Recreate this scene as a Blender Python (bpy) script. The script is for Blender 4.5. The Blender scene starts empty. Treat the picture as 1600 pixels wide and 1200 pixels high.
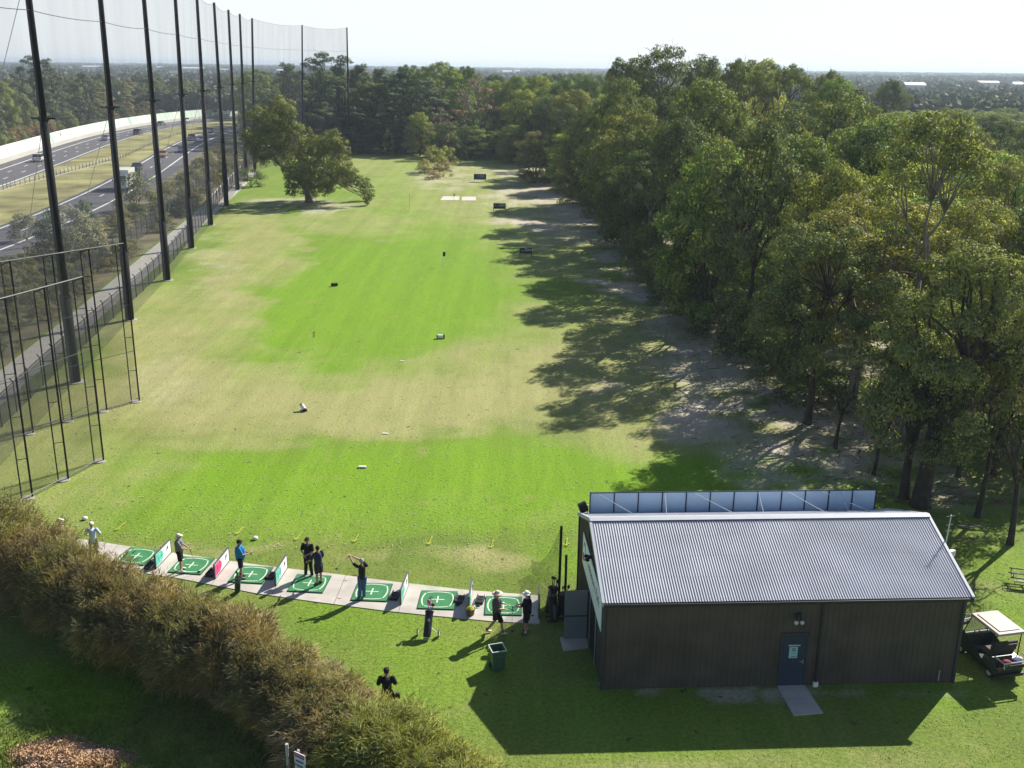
import bpy, bmesh, math, random
import numpy as np
from mathutils import Vector, Matrix
rng = np.random.default_rng(7); random.seed(7)
sc = bpy.context.scene
COL = sc.collection
R_ = math.radians
# ------------------------------------------------------------------ camera
FPX = 1600.0; CAMH = 21.0
roll = math.atan(0.0115); pitch = math.atan((600-103)*math.cos(roll)/FPX)
Fv = np.array([0, math.cos(pitch), -math.sin(pitch)]); R0 = np.array([1., 0, 0]); U0 = np.cross(R0, Fv)
Rv = math.cos(roll)*R0+math.sin(roll)*U0; Uv = -math.sin(roll)*R0+math.cos(roll)*U0
cam = bpy.data.cameras.new('camera'); camo = bpy.data.objects.new('camera', cam); COL.objects.link(camo)
cam.sensor_width = 36; cam.lens = 36.0; cam.clip_start = 0.5; cam.clip_end = 60000
camo.matrix_world = Matrix(((Rv[0], Uv[0], -Fv[0], 0), (Rv[1], Uv[1], -Fv[1], 0), (Rv[2], Uv[2], -Fv[2], CAMH), (0, 0, 0, 1)))
sc.camera = camo
def ray(px, py):
    return Fv*FPX + Rv*(px-800) - Uv*(py-600)
def G(px, py, z=0.0):
    d = ray(px, py); t = (z-CAMH)/d[2]; return np.array([0, 0, CAMH])+d*t
def atY(px, py, Y):
    d = ray(px, py); return np.array([0, 0, CAMH])+d*(Y/d[1])
def PX(x, y, z=0.0):
    v = np.stack([np.asarray(x, float), np.asarray(y, float), np.zeros_like(np.asarray(x, float))+z-CAMH], -1)
    w = v@Fv; w = np.where(w < 1e-3, 1e-3, w)
    return 800+FPX*(v@Rv)/w, 600-FPX*(v@Uv)/w
# ------------------------------------------------------------------ light
SUN_AZ = math.atan2(0.66, 0.75); SUN_EL = R_(36.5)
w = bpy.data.worlds.new("World"); sc.world = w; w.use_nodes = True
nt = w.node_tree; bg = nt.nodes['Background']
sky = nt.nodes.new('ShaderNodeTexSky'); sky.sky_type = 'NISHITA'; sky.sun_disc = False
sky.sun_elevation = SUN_EL; sky.sun_rotation = SUN_AZ; sky.altitude = 20; sky.air_density = 1.0; sky.dust_density = 0.6; sky.ozone_density = 1.0
# white haze band low over the horizon, clear sky above it
_g = nt.nodes.new('ShaderNodeNewGeometry'); _s = nt.nodes.new('ShaderNodeSeparateXYZ'); nt.links.new(_g.outputs['Incoming'], _s.inputs[0])
_a = nt.nodes.new('ShaderNodeMath'); _a.operation = 'ABSOLUTE'; nt.links.new(_s.outputs['Z'], _a.inputs[0])
_m = nt.nodes.new('ShaderNodeMapRange'); _m.inputs[1].default_value = 0.05; _m.inputs[2].default_value = 0.20; _m.inputs[3].default_value = 0.92; _m.inputs[4].default_value = 0.0; _m.interpolation_type = 'SMOOTHSTEP'
nt.links.new(_a.outputs[0], _m.inputs[0]); _x = nt.nodes.new('ShaderNodeMix'); _x.data_type = 'RGBA'; _x.inputs[7].default_value = (9.1, 9.65, 9.9, 1)
nt.links.new(_m.outputs[0], _x.inputs[0]); nt.links.new(sky.outputs[0], _x.inputs[6]); nt.links.new(_x.outputs[2], bg.inputs[0]); bg.inputs[1].default_value = 0.062
sl = bpy.data.lights.new('sun', 'SUN'); sl.energy = 5.0; sl.angle = R_(0.5); sl.color = (1.0, 0.94, 0.84)
so = bpy.data.objects.new('sun', sl); COL.objects.link(so)
sd = Vector((math.sin(SUN_AZ)*math.cos(SUN_EL), math.cos(SUN_AZ)*math.cos(SUN_EL), math.sin(SUN_EL)))
so.rotation_euler = sd.to_track_quat('Z', 'Y').to_euler(); so.location = (60, 60, 80)
sc.view_settings.view_transform = 'Standard'; sc.view_settings.look = 'None'; sc.view_settings.exposure = 0.80; sc.view_settings.gamma = 1.0
sc.cycles.max_bounces = 8; sc.cycles.transparent_max_bounces = 16; sc.cycles.volume_bounces = 0
sc.cycles.use_denoising = True
# ------------------------------------------------------------------ materials
MATS = {}
def nn(t, kind, **kw):
    n = t.nodes.new(kind)
    for k, v in kw.items():
        if hasattr(n, k): setattr(n, k, v)
        else: n.inputs[k].default_value = v
    return n
def mat(name, col, rough=0.7, metal=0.0, var=0.12, vscale=3.0, bump=0.0, bscale=20.0, spec=0.3, emit=None, alpha=None, trans=None):
    if name in MATS: return MATS[name]
    m = bpy.data.materials.new(name); m.use_nodes = True; t = m.node_tree; b = t.nodes['Principled BSDF']
    b.inputs['Roughness'].default_value = rough; b.inputs['Metallic'].default_value = metal
    b.inputs['Specular IOR Level'].default_value = spec
    tc = nn(t, 'ShaderNodeTexCoord')
    no = nn(t, 'ShaderNodeTexNoise'); no.inputs['Scale'].default_value = vscale; no.inputs['Detail'].default_value = 5
    t.links.new(tc.outputs['Object'], no.inputs['Vector'])
    mr = nn(t, 'ShaderNodeMapRange'); mr.inputs[1].default_value = .3; mr.inputs[2].default_value = .7
    mr.inputs[3].default_value = 1-var; mr.inputs[4].default_value = 1+var
    t.links.new(no.outputs[0], mr.inputs[0])
    mx = nn(t, 'ShaderNodeVectorMath', operation='SCALE'); mx.inputs[0].default_value = col[:3]
    t.links.new(mr.outputs[0], mx.inputs['Scale']); t.links.new(mx.outputs[0], b.inputs['Base Color'])
    if bump:
        n2 = nn(t, 'ShaderNodeTexNoise'); n2.inputs['Scale'].default_value = bscale; n2.inputs['Detail'].default_value = 6
        t.links.new(tc.outputs['Object'], n2.inputs['Vector'])
        bp = nn(t, 'ShaderNodeBump'); bp.inputs['Strength'].default_value = bump; bp.inputs['Distance'].default_value = 0.02
        t.links.new(n2.outputs[0], bp.inputs['Height']); t.links.new(bp.outputs[0], b.inputs['Normal'])
    if alpha is not None: b.inputs['Alpha'].default_value = alpha
    MATS[name] = m; return m
def leaf_mat(name, transl=0.15, tint=(1.3, 1.35, 0.5), gloss=0.04):
    """foliage: the object's own colour, varied leaf by leaf, part of the light passing through the leaf"""
    if name in MATS: return MATS[name]
    m = bpy.data.materials.new(name); m.use_nodes = True; t = m.node_tree; t.nodes.clear()
    out = nn(t, 'ShaderNodeOutputMaterial'); oi = nn(t, 'ShaderNodeObjectInfo')
    at = nn(t, 'ShaderNodeAttribute', attribute_name='var')
    geo = nn(t, 'ShaderNodeTexCoord'); no = nn(t, 'ShaderNodeTexNoise'); no.inputs['Scale'].default_value = 0.55; no.inputs['Detail'].default_value = 2
    t.links.new(geo.outputs['Object'], no.inputs['Vector'])
    a = nn(t, 'ShaderNodeMath', operation='MULTIPLY_ADD'); a.inputs[1].default_value = 0.9; a.inputs[2].default_value = 0.55
    t.links.new(at.outputs['Fac'], a.inputs[0])
    s = nn(t, 'ShaderNodeVectorMath', operation='SCALE'); t.links.new(oi.outputs['Color'], s.inputs[0]); t.links.new(a.outputs[0], s.inputs['Scale'])
    # some leaf clumps are yellower than others
    ra = nn(t, 'ShaderNodeMapRange'); ra.inputs[1].default_value = .42; ra.inputs[2].default_value = .68
    t.links.new(no.outputs[0], ra.inputs[0])
    mu = nn(t, 'ShaderNodeMix', data_type='RGBA', blend_type='MULTIPLY'); mu.inputs[7].default_value = (1.28, 1.16, 0.75, 1)
    t.links.new(ra.outputs[0], mu.inputs[0]); t.links.new(s.outputs[0], mu.inputs[6])
    d = nn(t, 'ShaderNodeBsdfDiffuse'); t.links.new(mu.outputs[2], d.inputs[0])
    # leaves of one clump share most of the clump's rounded shading
    dn = nn(t, 'ShaderNodeAttribute', attribute_name='dn'); vt = nn(t, 'ShaderNodeVectorTransform', vector_type='NORMAL', convert_from='OBJECT', convert_to='WORLD'); t.links.new(dn.outputs['Vector'], vt.inputs[0])
    g2 = nn(t, 'ShaderNodeNewGeometry'); sc1 = nn(t, 'ShaderNodeVectorMath', operation='SCALE'); sc1.inputs['Scale'].default_value = .55; t.links.new(g2.outputs['Normal'], sc1.inputs[0])
    ad = nn(t, 'ShaderNodeVectorMath', operation='ADD'); t.links.new(vt.outputs[0], ad.inputs[0]); t.links.new(sc1.outputs[0], ad.inputs[1])
    no2 = nn(t, 'ShaderNodeVectorMath', operation='NORMALIZE'); t.links.new(ad.outputs[0], no2.inputs[0]); t.links.new(no2.outputs[0], d.inputs['Normal'])
    tr = nn(t, 'ShaderNodeBsdfTranslucent'); tm = nn(t, 'ShaderNodeVectorMath', operation='MULTIPLY'); tm.inputs[1].default_value = tint
    t.links.new(mu.outputs[2], tm.inputs[0]); t.links.new(tm.outputs[0], tr.inputs[0])
    mx = nn(t, 'ShaderNodeMixShader'); mx.inputs[0].default_value = transl
    t.links.new(d.outputs[0], mx.inputs[1]); t.links.new(tr.outputs[0], mx.inputs[2])
    gl = nn(t, 'ShaderNodeBsdfGlossy'); gl.inputs['Roughness'].default_value = 0.6; gl.inputs[0].default_value = (1, 1, 1, 1)
    m2 = nn(t, 'ShaderNodeMixShader'); m2.inputs[0].default_value = gloss
    t.links.new(mx.outputs[0], m2.inputs[1]); t.links.new(gl.outputs[0], m2.inputs[2]); t.links.new(m2.outputs[0], out.inputs[0])
    MATS[name] = m; return m
def net_mat(name, op, col=(0.05, 0.05, 0.055)):
    if name in MATS: return MATS[name]
    m = bpy.data.materials.new(name); m.use_nodes = True; t = m.node_tree; t.nodes.clear()
    out = nn(t, 'ShaderNodeOutputMaterial'); tp = nn(t, 'ShaderNodeBsdfTransparent'); d = nn(t, 'ShaderNodeBsdfDiffuse'); d.inputs[0].default_value = (*col, 1)
    no = nn(t, 'ShaderNodeTexNoise'); no.inputs['Scale'].default_value = 0.35; tc = nn(t, 'ShaderNodeTexCoord')
    mp = nn(t, 'ShaderNodeMapping'); mp.inputs['Scale'].default_value = (1, 1, 0.15); t.links.new(tc.outputs['Object'], mp.inputs[0]); t.links.new(mp.outputs[0], no.inputs['Vector'])
    mr = nn(t, 'ShaderNodeMapRange'); mr.inputs[1].default_value = .3; mr.inputs[2].default_value = .7; mr.inputs[3].default_value = op*.8; mr.inputs[4].default_value = op*1.25
    t.links.new(no.outputs[0], mr.inputs[0])
    mx = nn(t, 'ShaderNodeMixShader'); t.links.new(mr.outputs[0], mx.inputs[0]); t.links.new(tp.outputs[0], mx.inputs[1]); t.links.new(d.outputs[0], mx.inputs[2]); t.links.new(mx.outputs[0], out.inputs[0])
    MATS[name] = m; return m
# ------------------------------------------------------------------ objects
def tag(o, label=None, cat=None, group=None, kind=None):
    if label: o['label'] = label
    if cat: o['category'] = cat
    if group: o['group'] = group
    if kind: o['kind'] = kind
    return o
def thing(name, label, cat, loc=(0, 0, 0), rz=0.0, group=None):
    o = bpy.data.objects.new(name, None); o.empty_display_size = 0.3; COL.objects.link(o)
    o.location = [float(v) for v in loc]; o.rotation_euler = (0, 0, rz); return tag(o, label, cat, group)
def link(name, me, parent=None, m=None):
    o = bpy.data.objects.new(name, me); COL.objects.link(o)
    if parent: o.parent = parent
    if m is not None and len(me.materials) == 0:
        for k in (m if isinstance(m, (list, tuple)) else [m]): me.materials.append(k)
    return o
def copy_tree(o, parent=None):
    c = o.copy(); COL.objects.link(c)
    if parent is not None: c.parent = parent
    for ch in list(o.children): copy_tree(ch, c)
    return c
class MB:
    def __init__(s): s.v = []; s.f = []; s.mi = []; s.cur = 0
    def add(s, vs, fs):
        n = len(s.v); s.v += [tuple(float(c) for c in q) for q in vs]
        s.f += [tuple(n+i for i in q) for q in fs]; s.mi += [s.cur]*len(fs); return s
    def box(s, c, d, rz=0.0, tap=1.0, M=None):
        x, y, z = d[0]/2, d[1]/2, d[2]/2; vs = []
        for k, tz in ((-1, 1.0), (1, tap)):
            for a, b in ((-1, -1), (1, -1), (1, 1), (-1, 1)): vs.append(Vector((a*x*tz, b*y*tz, k*z)))
        Rm = M if M is not None else Matrix.Rotation(rz, 3, 'Z')
        vs = [Rm@q+Vector([float(t) for t in c]) for q in vs]
        return s.add(vs, [(3, 2, 1, 0), (4, 5, 6, 7), (0, 1, 5, 4), (1, 2, 6, 5), (2, 3, 7, 6), (3, 0, 4, 7)])
    def tube(s, pts, rad, n=8, cap=True, flat=1.0):
        pts = [Vector([float(t) for t in p]) for p in pts]
        if not isinstance(rad, (list, tuple)): rad = [rad]*len(pts)
        rings = []; up = None
        for i, p in enumerate(pts):
            d = (pts[min(i+1, len(pts)-1)]-pts[max(i-1, 0)]).normalized()
            if up is None: up = Vector((0, 0, 1)) if abs(d.z) < .9 else Vector((1, 0, 0))
            a = d.cross(up).normalized(); b = a.cross(d).normalized(); up = b
            rings.append([p+a*(math.cos(2*math.pi*k/n)*rad[i])+b*(math.sin(2*math.pi*k/n)*rad[i]*flat) for k in range(n)])
        vs = [q for r in rings for q in r]; fs = []
        for i in range(len(pts)-1):
            for k in range(n): fs.append((i*n+k, i*n+(k+1) % n, (i+1)*n+(k+1) % n, (i+1)*n+k))
        if cap: fs.append(tuple(range(n-1, -1, -1))); fs.append(tuple((len(pts)-1)*n+k for k in range(n)))
        return s.add(vs, fs)
    def cyl(s, a, b, r, n=12): return s.tube([a, b], r, n)
    def ell(s, c, r, n=12, m=8):
        vs = [(c[0], c[1], c[2]-r[2])]; fs = []
        for i in range(1, m):
            t = math.pi*i/m-math.pi/2
            for k in range(n):
                p = 2*math.pi*k/n; vs.append((c[0]+r[0]*math.cos(t)*math.cos(p), c[1]+r[1]*math.cos(t)*math.sin(p), c[2]+r[2]*math.sin(t)))
        vs.append((c[0], c[1], c[2]+r[2])); L = len(vs)-1
        for k in range(n): fs.append((0, 1+(k+1) % n, 1+k)); fs.append((L, L-n+k, L-n+(k+1) % n))
        for i in range(m-2):
            for k in range(n): fs.append((1+i*n+k, 1+i*n+(k+1) % n, 1+(i+1)*n+(k+1) % n, 1+(i+1)*n+k))
        return s.add(vs, fs)
    def prism(s, poly, z0, z1):
        n = len(poly); vs = [(p[0], p[1], z0) for p in poly]+[(p[0], p[1], z1) for p in poly]
        return s.add(vs, [tuple(range(n-1, -1, -1)), tuple(range(n, 2*n))]+[(i, (i+1) % n, n+(i+1) % n, n+i) for i in range(n)])
    def side(s, prof, x0, x1):
        """profile in (y,z) extruded along x"""
        n = len(prof); vs = [(x0, p[0], p[1]) for p in prof]+[(x1, p[0], p[1]) for p in prof]
        return s.add(vs, [tuple(range(n)), tuple(range(2*n-1, n-1, -1))]+[(i, n+i, n+(i+1) % n, (i+1) % n) for i in range(n)])
    def torus(s, c, R, r, axis='x', n=18, m=8):
        vs = []; fs = []
        for i in range(n):
            a = 2*math.pi*i/n
            for k in range(m):
                b = 2*math.pi*k/m; q = R+r*math.cos(b); e = r*math.sin(b)
                p = (e, q*math.cos(a), q*math.sin(a)) if axis == 'x' else (q*math.cos(a), q*math.sin(a), e)
                vs.append((c[0]+p[0], c[1]+p[1], c[2]+p[2]))
        for i in range(n):
            for k in range(m): fs.append((i*m+k, ((i+1) % n)*m+k, ((i+1) % n)*m+(k+1) % m, i*m+(k+1) % m))
        return s.add(vs, fs)
    def mesh(s, name, mats, smooth=False):
        me = bpy.data.meshes.new(name); me.from_pydata(s.v, [], s.f)
        for k in (mats if isinstance(mats, (list, tuple)) else [mats]): me.materials.append(k)
        me.polygons.foreach_set('material_index', s.mi)
        if smooth: me.polygons.foreach_set('use_smooth', [True]*len(s.f))
        me.update()
        bm = bmesh.new(); bm.from_mesh(me); bmesh.ops.recalc_face_normals(bm, faces=bm.faces); bm.to_mesh(me); bm.free()
        return me
    def build(s, name, mats, parent=None, smooth=False, bevel=0.0):
        o = link(name, s.mesh(name, mats, smooth), parent)
        if bevel:
            b = o.modifiers.new('b', 'BEVEL'); b.width = bevel; b.segments = 2; b.limit_method = 'ANGLE'
        return o
def npmesh(name, V, F, mats, attr=None, smooth=False):
    """V (n,3), F (m,k) all same size faces"""
    me = bpy.data.meshes.new(name); V = np.asarray(V, np.float32); F = np.asarray(F, np.int32); m, k = F.shape
    me.vertices.add(len(V)); me.vertices.foreach_set('co', V.ravel()); me.loops.add(m*k); me.loops.foreach_set('vertex_index', F.ravel())
    me.polygons.add(m); me.polygons.foreach_set('loop_start', np.arange(0, m*k, k, dtype=np.int32))
    me.polygons.foreach_set('loop_total', np.full(m, k, np.int32))
    if smooth: me.polygons.foreach_set('use_smooth', np.ones(m, bool))
    me.update(calc_edges=True)
    if attr:
        for nme, val in attr.items():
            val = np.asarray(val, np.float32)
            if val.ndim == 1: a = me.attributes.new(nme, 'FLOAT', 'POINT'); a.data.foreach_set('value', val)
            elif val.shape[1] == 3 and nme == 'dn':
                a = me.attributes.new(nme, 'FLOAT_VECTOR', 'POINT'); a.data.foreach_set('vector', val.ravel())
            else:
                a = me.attributes.new(nme, 'FLOAT_COLOR', 'POINT'); c = np.ones((len(V), 4), np.float32); c[:, :3] = val; a.data.foreach_set('color', c.ravel())
    for q in (mats if isinstance(mats, (list, tuple)) else [mats]): me.materials.append(q)
    me.validate(); return me
def text_mesh(txt, size, m, ext=0.002):
    cu = bpy.data.curves.new('t', 'FONT'); cu.body = txt; cu.size = size; cu.extrude = ext; cu.align_x = 'LEFT'; cu.align_y = 'BOTTOM'
    o = bpy.data.objects.new('t', cu); COL.objects.link(o); bpy.context.view_layer.update()
    me = bpy.data.meshes.new_from_object(o.evaluated_get(bpy.context.evaluated_depsgraph_get()))
    bpy.data.objects.remove(o); bpy.data.curves.remove(cu); me.materials.clear(); me.materials.append(m); return me
# ================================================================== GROUND
def vnoise(x, y, s, seed=0):
    """smooth value noise"""
    x = np.asarray(x)/s+seed*17.3; y = np.asarray(y)/s-seed*9.1
    xi = np.floor(x).astype(int); yi = np.floor(y).astype(int); fx = x-xi; fy = y-yi
    fx = fx*fx*(3-2*fx); fy = fy*fy*(3-2*fy)
    def h(a, b):
        n = (a*374761393+b*668265263+seed*1442695) & 0x7fffffff; n = ((n ^ (n >> 13))*1274126177) & 0x7fffffff; return ((n ^ (n >> 16)) & 0xffff)/65535.
    return (h(xi, yi)*(1-fx)+h(xi+1, yi)*fx)*(1-fy)+(h(xi, yi+1)*(1-fx)+h(xi+1, yi+1)*fx)*fy
def fbm(x, y, s, seed=0): return .5*vnoise(x, y, s, seed)+.3*vnoise(x, y, s/2.1, seed+1)+.2*vnoise(x, y, s/4.3, seed+2)
# turf zones given in plan by (centre, half sizes); r channel lush, g dry straw, b bare sand/dirt
def ell(px, py, L):
    o = np.zeros_like(px)
    for cx, cy, rx, ry, w_ in L:
        d = ((px-cx)/rx)**2+((py-cy)/ry)**2; o = np.maximum(o, w_*np.clip((1.85-d)/1.6, 0, 1))
    return o
LUSH = [(420, 440, 130, 150, .4), (660, 400, 340, 200, .55), (600, 470, 300, 130, .75), (640, 280, 150, 50, .4), (648, 300, 60, 70, .75), (655, 262, 40, 30, .3), (480, 520, 140, 95, .95), (620, 470, 250, 115, 1), (660, 390, 190, 90, .8), (760, 330, 130, 60, .25), (636, 322, 24, 16, .9), (560, 560, 160, 40, .7), (740, 640, 90, 14, .35),
        (1100, 700, 60, 10, .2), (640, 760, 560, 78, 1), (300, 745, 240, 50, .9), (1150, 745, 260, 40, 1), (430, 340, 40, 22, .6), (240, 480, 40, 40, .6), (330, 385, 40, 22, .45), (930, 745, 340, 60, 1), (1000, 420, 130, 40, .35),
        (600, 970, 160, 40, .55), (700, 1040, 160, 60, .5), (60, 1080, 150, 60, .8), (1000, 1120, 280, 60, .5), (1450, 1080, 200, 40, .45), (880, 880, 60, 40, .5), (1560, 860, 80, 40, .55), (1590, 950, 60, 40, .5)]
DRY = [(260, 560, 110, 100, .9), (350, 480, 60, 110, .7), (400, 385, 70, 60, .75), (330, 620, 260, 52, .95), (600, 628, 330, 48, 1), (900, 600, 240, 75, .85), (980, 520, 200, 60, .6), (700, 600, 200, 30, .8), (560, 350, 130, 22, .55),
       (760, 300, 190, 60, .55), (880, 380, 110, 60, .45), (1100, 680, 260, 40, .5), (650, 255, 170, 30, .5), (330, 690, 120, 14, .5), (790, 895, 60, 18, .85), (350, 860, 70, 14, .5), (250, 845, 60, 12, .4), (700, 885, 90, 14, .35),
       (1060, 1190, 170, 26, .6), (1300, 1190, 200, 30, .35), (550, 880, 50, 12, .45), (600, 800, 420, 40, .15), (860, 800, 80, 18, .2), (60, 700, 200, 120, .5), (20, 1120, 60, 30, .35), (1560, 920, 60, 20, .5)]
BARE = [(1215, 1078, 300, 7, .75), (900, 302, 120, 24, 1), (872, 348, 90, 14, .9), (930, 330, 60, 40, 1), (975, 390, 45, 50, 1), (1000, 440, 55, 40, 1), (1060, 500, 70, 32, 1), (1110, 540, 80, 40, .95), (1120, 600, 60, 26, .7), (1180, 640, 130, 50, 1), (1090, 665, 70, 18, .8), (1280, 722, 140, 36, .9), (715, 268, 60, 12, .4), (915, 605, 45, 6, .5), (740, 330, 30, 8, .3),
        (1230, 590, 90, 60, .6), (1330, 690, 110, 60, .8), (1500, 750, 110, 40, .6), (1450, 640, 200, 100, .9), (1250, 480, 250, 120, .6), (1200, 350, 350, 90, .6), (460, 322, 110, 14, .55), (330, 420, 50, 50, .28), (250, 600, 60, 40, .25), (860, 270, 100, 12, .6), (690, 283, 55, 12, .5)]
def turf(x, y):
    wx = x+(fbm(x, y, 6, 3)-.5)*5*np.clip(y/60, .35, 2); wy = y+(fbm(x, y, 7, 9)-.5)*7*np.clip(y/60, .3, 3)
    wx = wx+(vnoise(x, y, .9, 5)-.5)*.9; wy = wy+(vnoise(x, y, .9, 8)-.5)*.9
    px, py = PX(wx, wy)
    n = fbm(x, y, 3.5, 21)
    r = ell(px, py, LUSH)*(.75+.5*fbm(x, y, 9, 31)); g = ell(px, py, DRY)*(.42+1.35*n+.35*(vnoise(x, y, 1.6, 51)-.5)); b = ell(px, py, BARE)*np.clip((fbm(x, y, 4, 41)-.22)*3.4, 0, 1.1)
    # woodland floor to the right: litter and thin grass
    return np.clip(np.stack([r, g, b], -1), 0, 1)
def turf_mat(name, far=False):
    m = bpy.data.materials.new(name); m.use_nodes = True; t = m.node_tree; b = t.nodes['Principled BSDF']; b.inputs['Roughness'].default_value = .9; b.inputs['Specular IOR Level'].default_value = .12
    at = nn(t, 'ShaderNodeAttribute', attribute_name='zone'); sp = nn(t, 'ShaderNodeSeparateColor'); t.links.new(at.outputs['Color'], sp.inputs[0])
    g = nn(t, 'ShaderNodeNewGeometry')
    def noise(sx, det=4, mp=None, rough=.6):
        no = nn(t, 'ShaderNodeTexNoise'); no.inputs['Scale'].default_value = sx; no.inputs['Detail'].default_value = det; no.inputs['Roughness'].default_value = rough
        if mp:
            q = nn(t, 'ShaderNodeMapping'); q.inputs['Scale'].default_value = mp; t.links.new(g.outputs['Position'], q.inputs[0]); t.links.new(q.outputs[0], no.inputs['Vector'])
        else: t.links.new(g.outputs['Position'], no.inputs['Vector'])
        return no.outputs[0]
    def mix(f, a, b2):
        x = nn(t, 'ShaderNodeMix', data_type='RGBA')
        for sock, v in ((x.inputs[0], f), (x.inputs[6], a), (x.inputs[7], b2)):
            if isinstance(v, tuple): sock.default_value = (*v, 1)
            elif isinstance(v, float): sock.default_value = v
            else: t.links.new(v, sock)
        return x.outputs[2]
    def ramp(f, a, b2):
        x = nn(t, 'ShaderNodeMapRange'); x.inputs[1].default_value = a; x.inputs[2].default_value = b2; t.links.new(f, x.inputs[0]); return x.outputs[0]
    def contrast(ch, nz, amt):
        a = nn(t, 'ShaderNodeMath', operation='MULTIPLY_ADD'); t.links.new(nz, a.inputs[0]); a.inputs[1].default_value = amt; a.inputs[2].default_value = -amt/2
        c = nn(t, 'ShaderNodeMath', operation='ADD', use_clamp=True); t.links.new(ch, c.inputs[0]); t.links.new(a.outputs[0], c.inputs[1])
        k = nn(t, 'ShaderNodeMath', operation='MULTIPLY', use_clamp=True); t.links.new(c.outputs[0], k.inputs[0])
        r2 = ramp(ch, 0.0, .42); t.links.new(r2, k.inputs[1]); return k.outputs[0]
    nA = noise(0.9, 6); nB = noise(7.0, 5, None, .75); nC = noise(0.16, 4); nF = noise(26.0, 4, None, .8); nS = noise(1.2, 4, (1.6, .22, 1))
    base = mix(ramp(nC, .35, .65), (.185, .225, .052), (.130, .200, .032))
    base = mix(contrast(sp.outputs[0], nA, .5), base, (.154, .282, .016))
    base = mix(contrast(sp.outputs[1], nA, .75), base, (.300, .300, .120))
    base = mix(contrast(sp.outputs[2], nA, .9), base, (.480, .420, .340))
    # tufts: pale straw blades and dark gaps
    s1 = nn(t, 'ShaderNodeVectorMath', operation='SCALE'); t.links.new(base, s1.inputs[0])
    mr = nn(t, 'ShaderNodeMapRange'); mr.inputs[1].default_value = .3; mr.inputs[2].default_value = .7; mr.inputs[3].default_value = .62; mr.inputs[4].default_value = 1.38; t.links.new(nB, mr.inputs[0]); t.links.new(mr.outputs[0], s1.inputs['Scale'])
    s2 = nn(t, 'ShaderNodeVectorMath', operation='SCALE'); t.links.new(s1.outputs[0], s2.inputs[0])
    m3 = nn(t, 'ShaderNodeMapRange'); m3.inputs[1].default_value = .25; m3.inputs[2].default_value = .75; m3.inputs[3].default_value = .7; m3.inputs[4].default_value = 1.3; t.links.new(nF, m3.inputs[0]); t.links.new(m3.outputs[0], s2.inputs['Scale'])
    s3 = nn(t, 'ShaderNodeVectorMath', operation='SCALE'); t.links.new(s2.outputs[0], s3.inputs[0])
    m4 = nn(t, 'ShaderNodeMapRange'); m4.inputs[1].default_value = .3; m4.inputs[2].default_value = .7; m4.inputs[3].default_value = .93; m4.inputs[4].default_value = 1.07; t.links.new(nS, m4.inputs[0]); t.links.new(m4.outputs[0], s3.inputs['Scale'])
    # mower passes running down the range and scattered worn divots
    nM = noise(1.0, 3, (.55, .012, 1)); nD = noise(1.7, 3, None, .7)
    m5 = nn(t, 'ShaderNodeMapRange'); m5.inputs[1].default_value = .38; m5.inputs[2].default_value = .62; m5.inputs[3].default_value = .94; m5.inputs[4].default_value = 1.07; t.links.new(nM, m5.inputs[0])
    s4 = nn(t, 'ShaderNodeVectorMath', operation='SCALE'); t.links.new(s3.outputs[0], s4.inputs[0]); t.links.new(m5.outputs[0], s4.inputs['Scale'])
    dv = mix(ramp(nD, .655, .70), s4.outputs[0], (.10, .085, .04)); dv2 = mix(ramp(noise(.45, 5, None, .7), .60, .72), dv, (.26, .27, .085))
    t.links.new(dv2, b.inputs['Base Color'])
    bp = nn(t, 'ShaderNodeBump'); bp.inputs['Strength'].default_value = .8; bp.inputs['Distance'].default_value = .06; t.links.new(nB, bp.inputs['Height'])
    b2 = nn(t, 'ShaderNodeBump'); b2.inputs['Strength'].default_value = .6; b2.inputs['Distance'].default_value = .02; t.links.new(nF, b2.inputs['Height']); t.links.new(bp.outputs[0], b2.inputs['Normal'])
    t.links.new(b2.outputs[0], b.inputs['Normal']); return m
TURF = turf_mat('turf')
def axis(parts):
    o = [];
    for a, b, s in parts: o += list(np.arange(a, b, s))
    return np.array(o+[parts[-1][1]])
gx = axis([(-60, -34, 1.0), (-34, 34, .45), (34, 90, 1.5)]); gy = axis([(16, 70, .45), (70, 150, .9), (150, 330, 2.0)])
XX, YY = np.meshgrid(gx, gy); V = np.stack([XX.ravel(), YY.ravel(), np.zeros(XX.size)], -1)
V[:, 2] = (fbm(V[:, 0], V[:, 1], 12, 77)-.5)*.10*0
nx, ny = len(gx), len(gy); I = np.arange((nx)*(ny)).reshape(ny, nx)
Fq = np.stack([I[:-1, :-1].ravel(), I[:-1, 1:].ravel(), I[1:, 1:].ravel(), I[1:, :-1].ravel()], -1)
_p = np.polyfit(*np.array([[G(*p)[1], G(*p)[0]] for p in [(0, 577), (50, 532), (112, 497), (187, 435), (250, 377), (292, 337), (345, 300)]]).T, 2)
lx = np.polyval(_p, np.minimum(V[:, 1], 215))-.4
V[:, 0] = np.maximum(V[:, 0], lx)
Fq = Fq[(V[Fq[:, 1], 0]-V[Fq[:, 0], 0] > 1e-4) & (V[Fq[:, 2], 0]-V[Fq[:, 3], 0] > 1e-4)]
zone = turf(V[:, 0], V[:, 1])
# woodland floor
tag(link('ground', npmesh('ground', V, Fq, TURF, {'zone': zone})), kind='structure')
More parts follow.
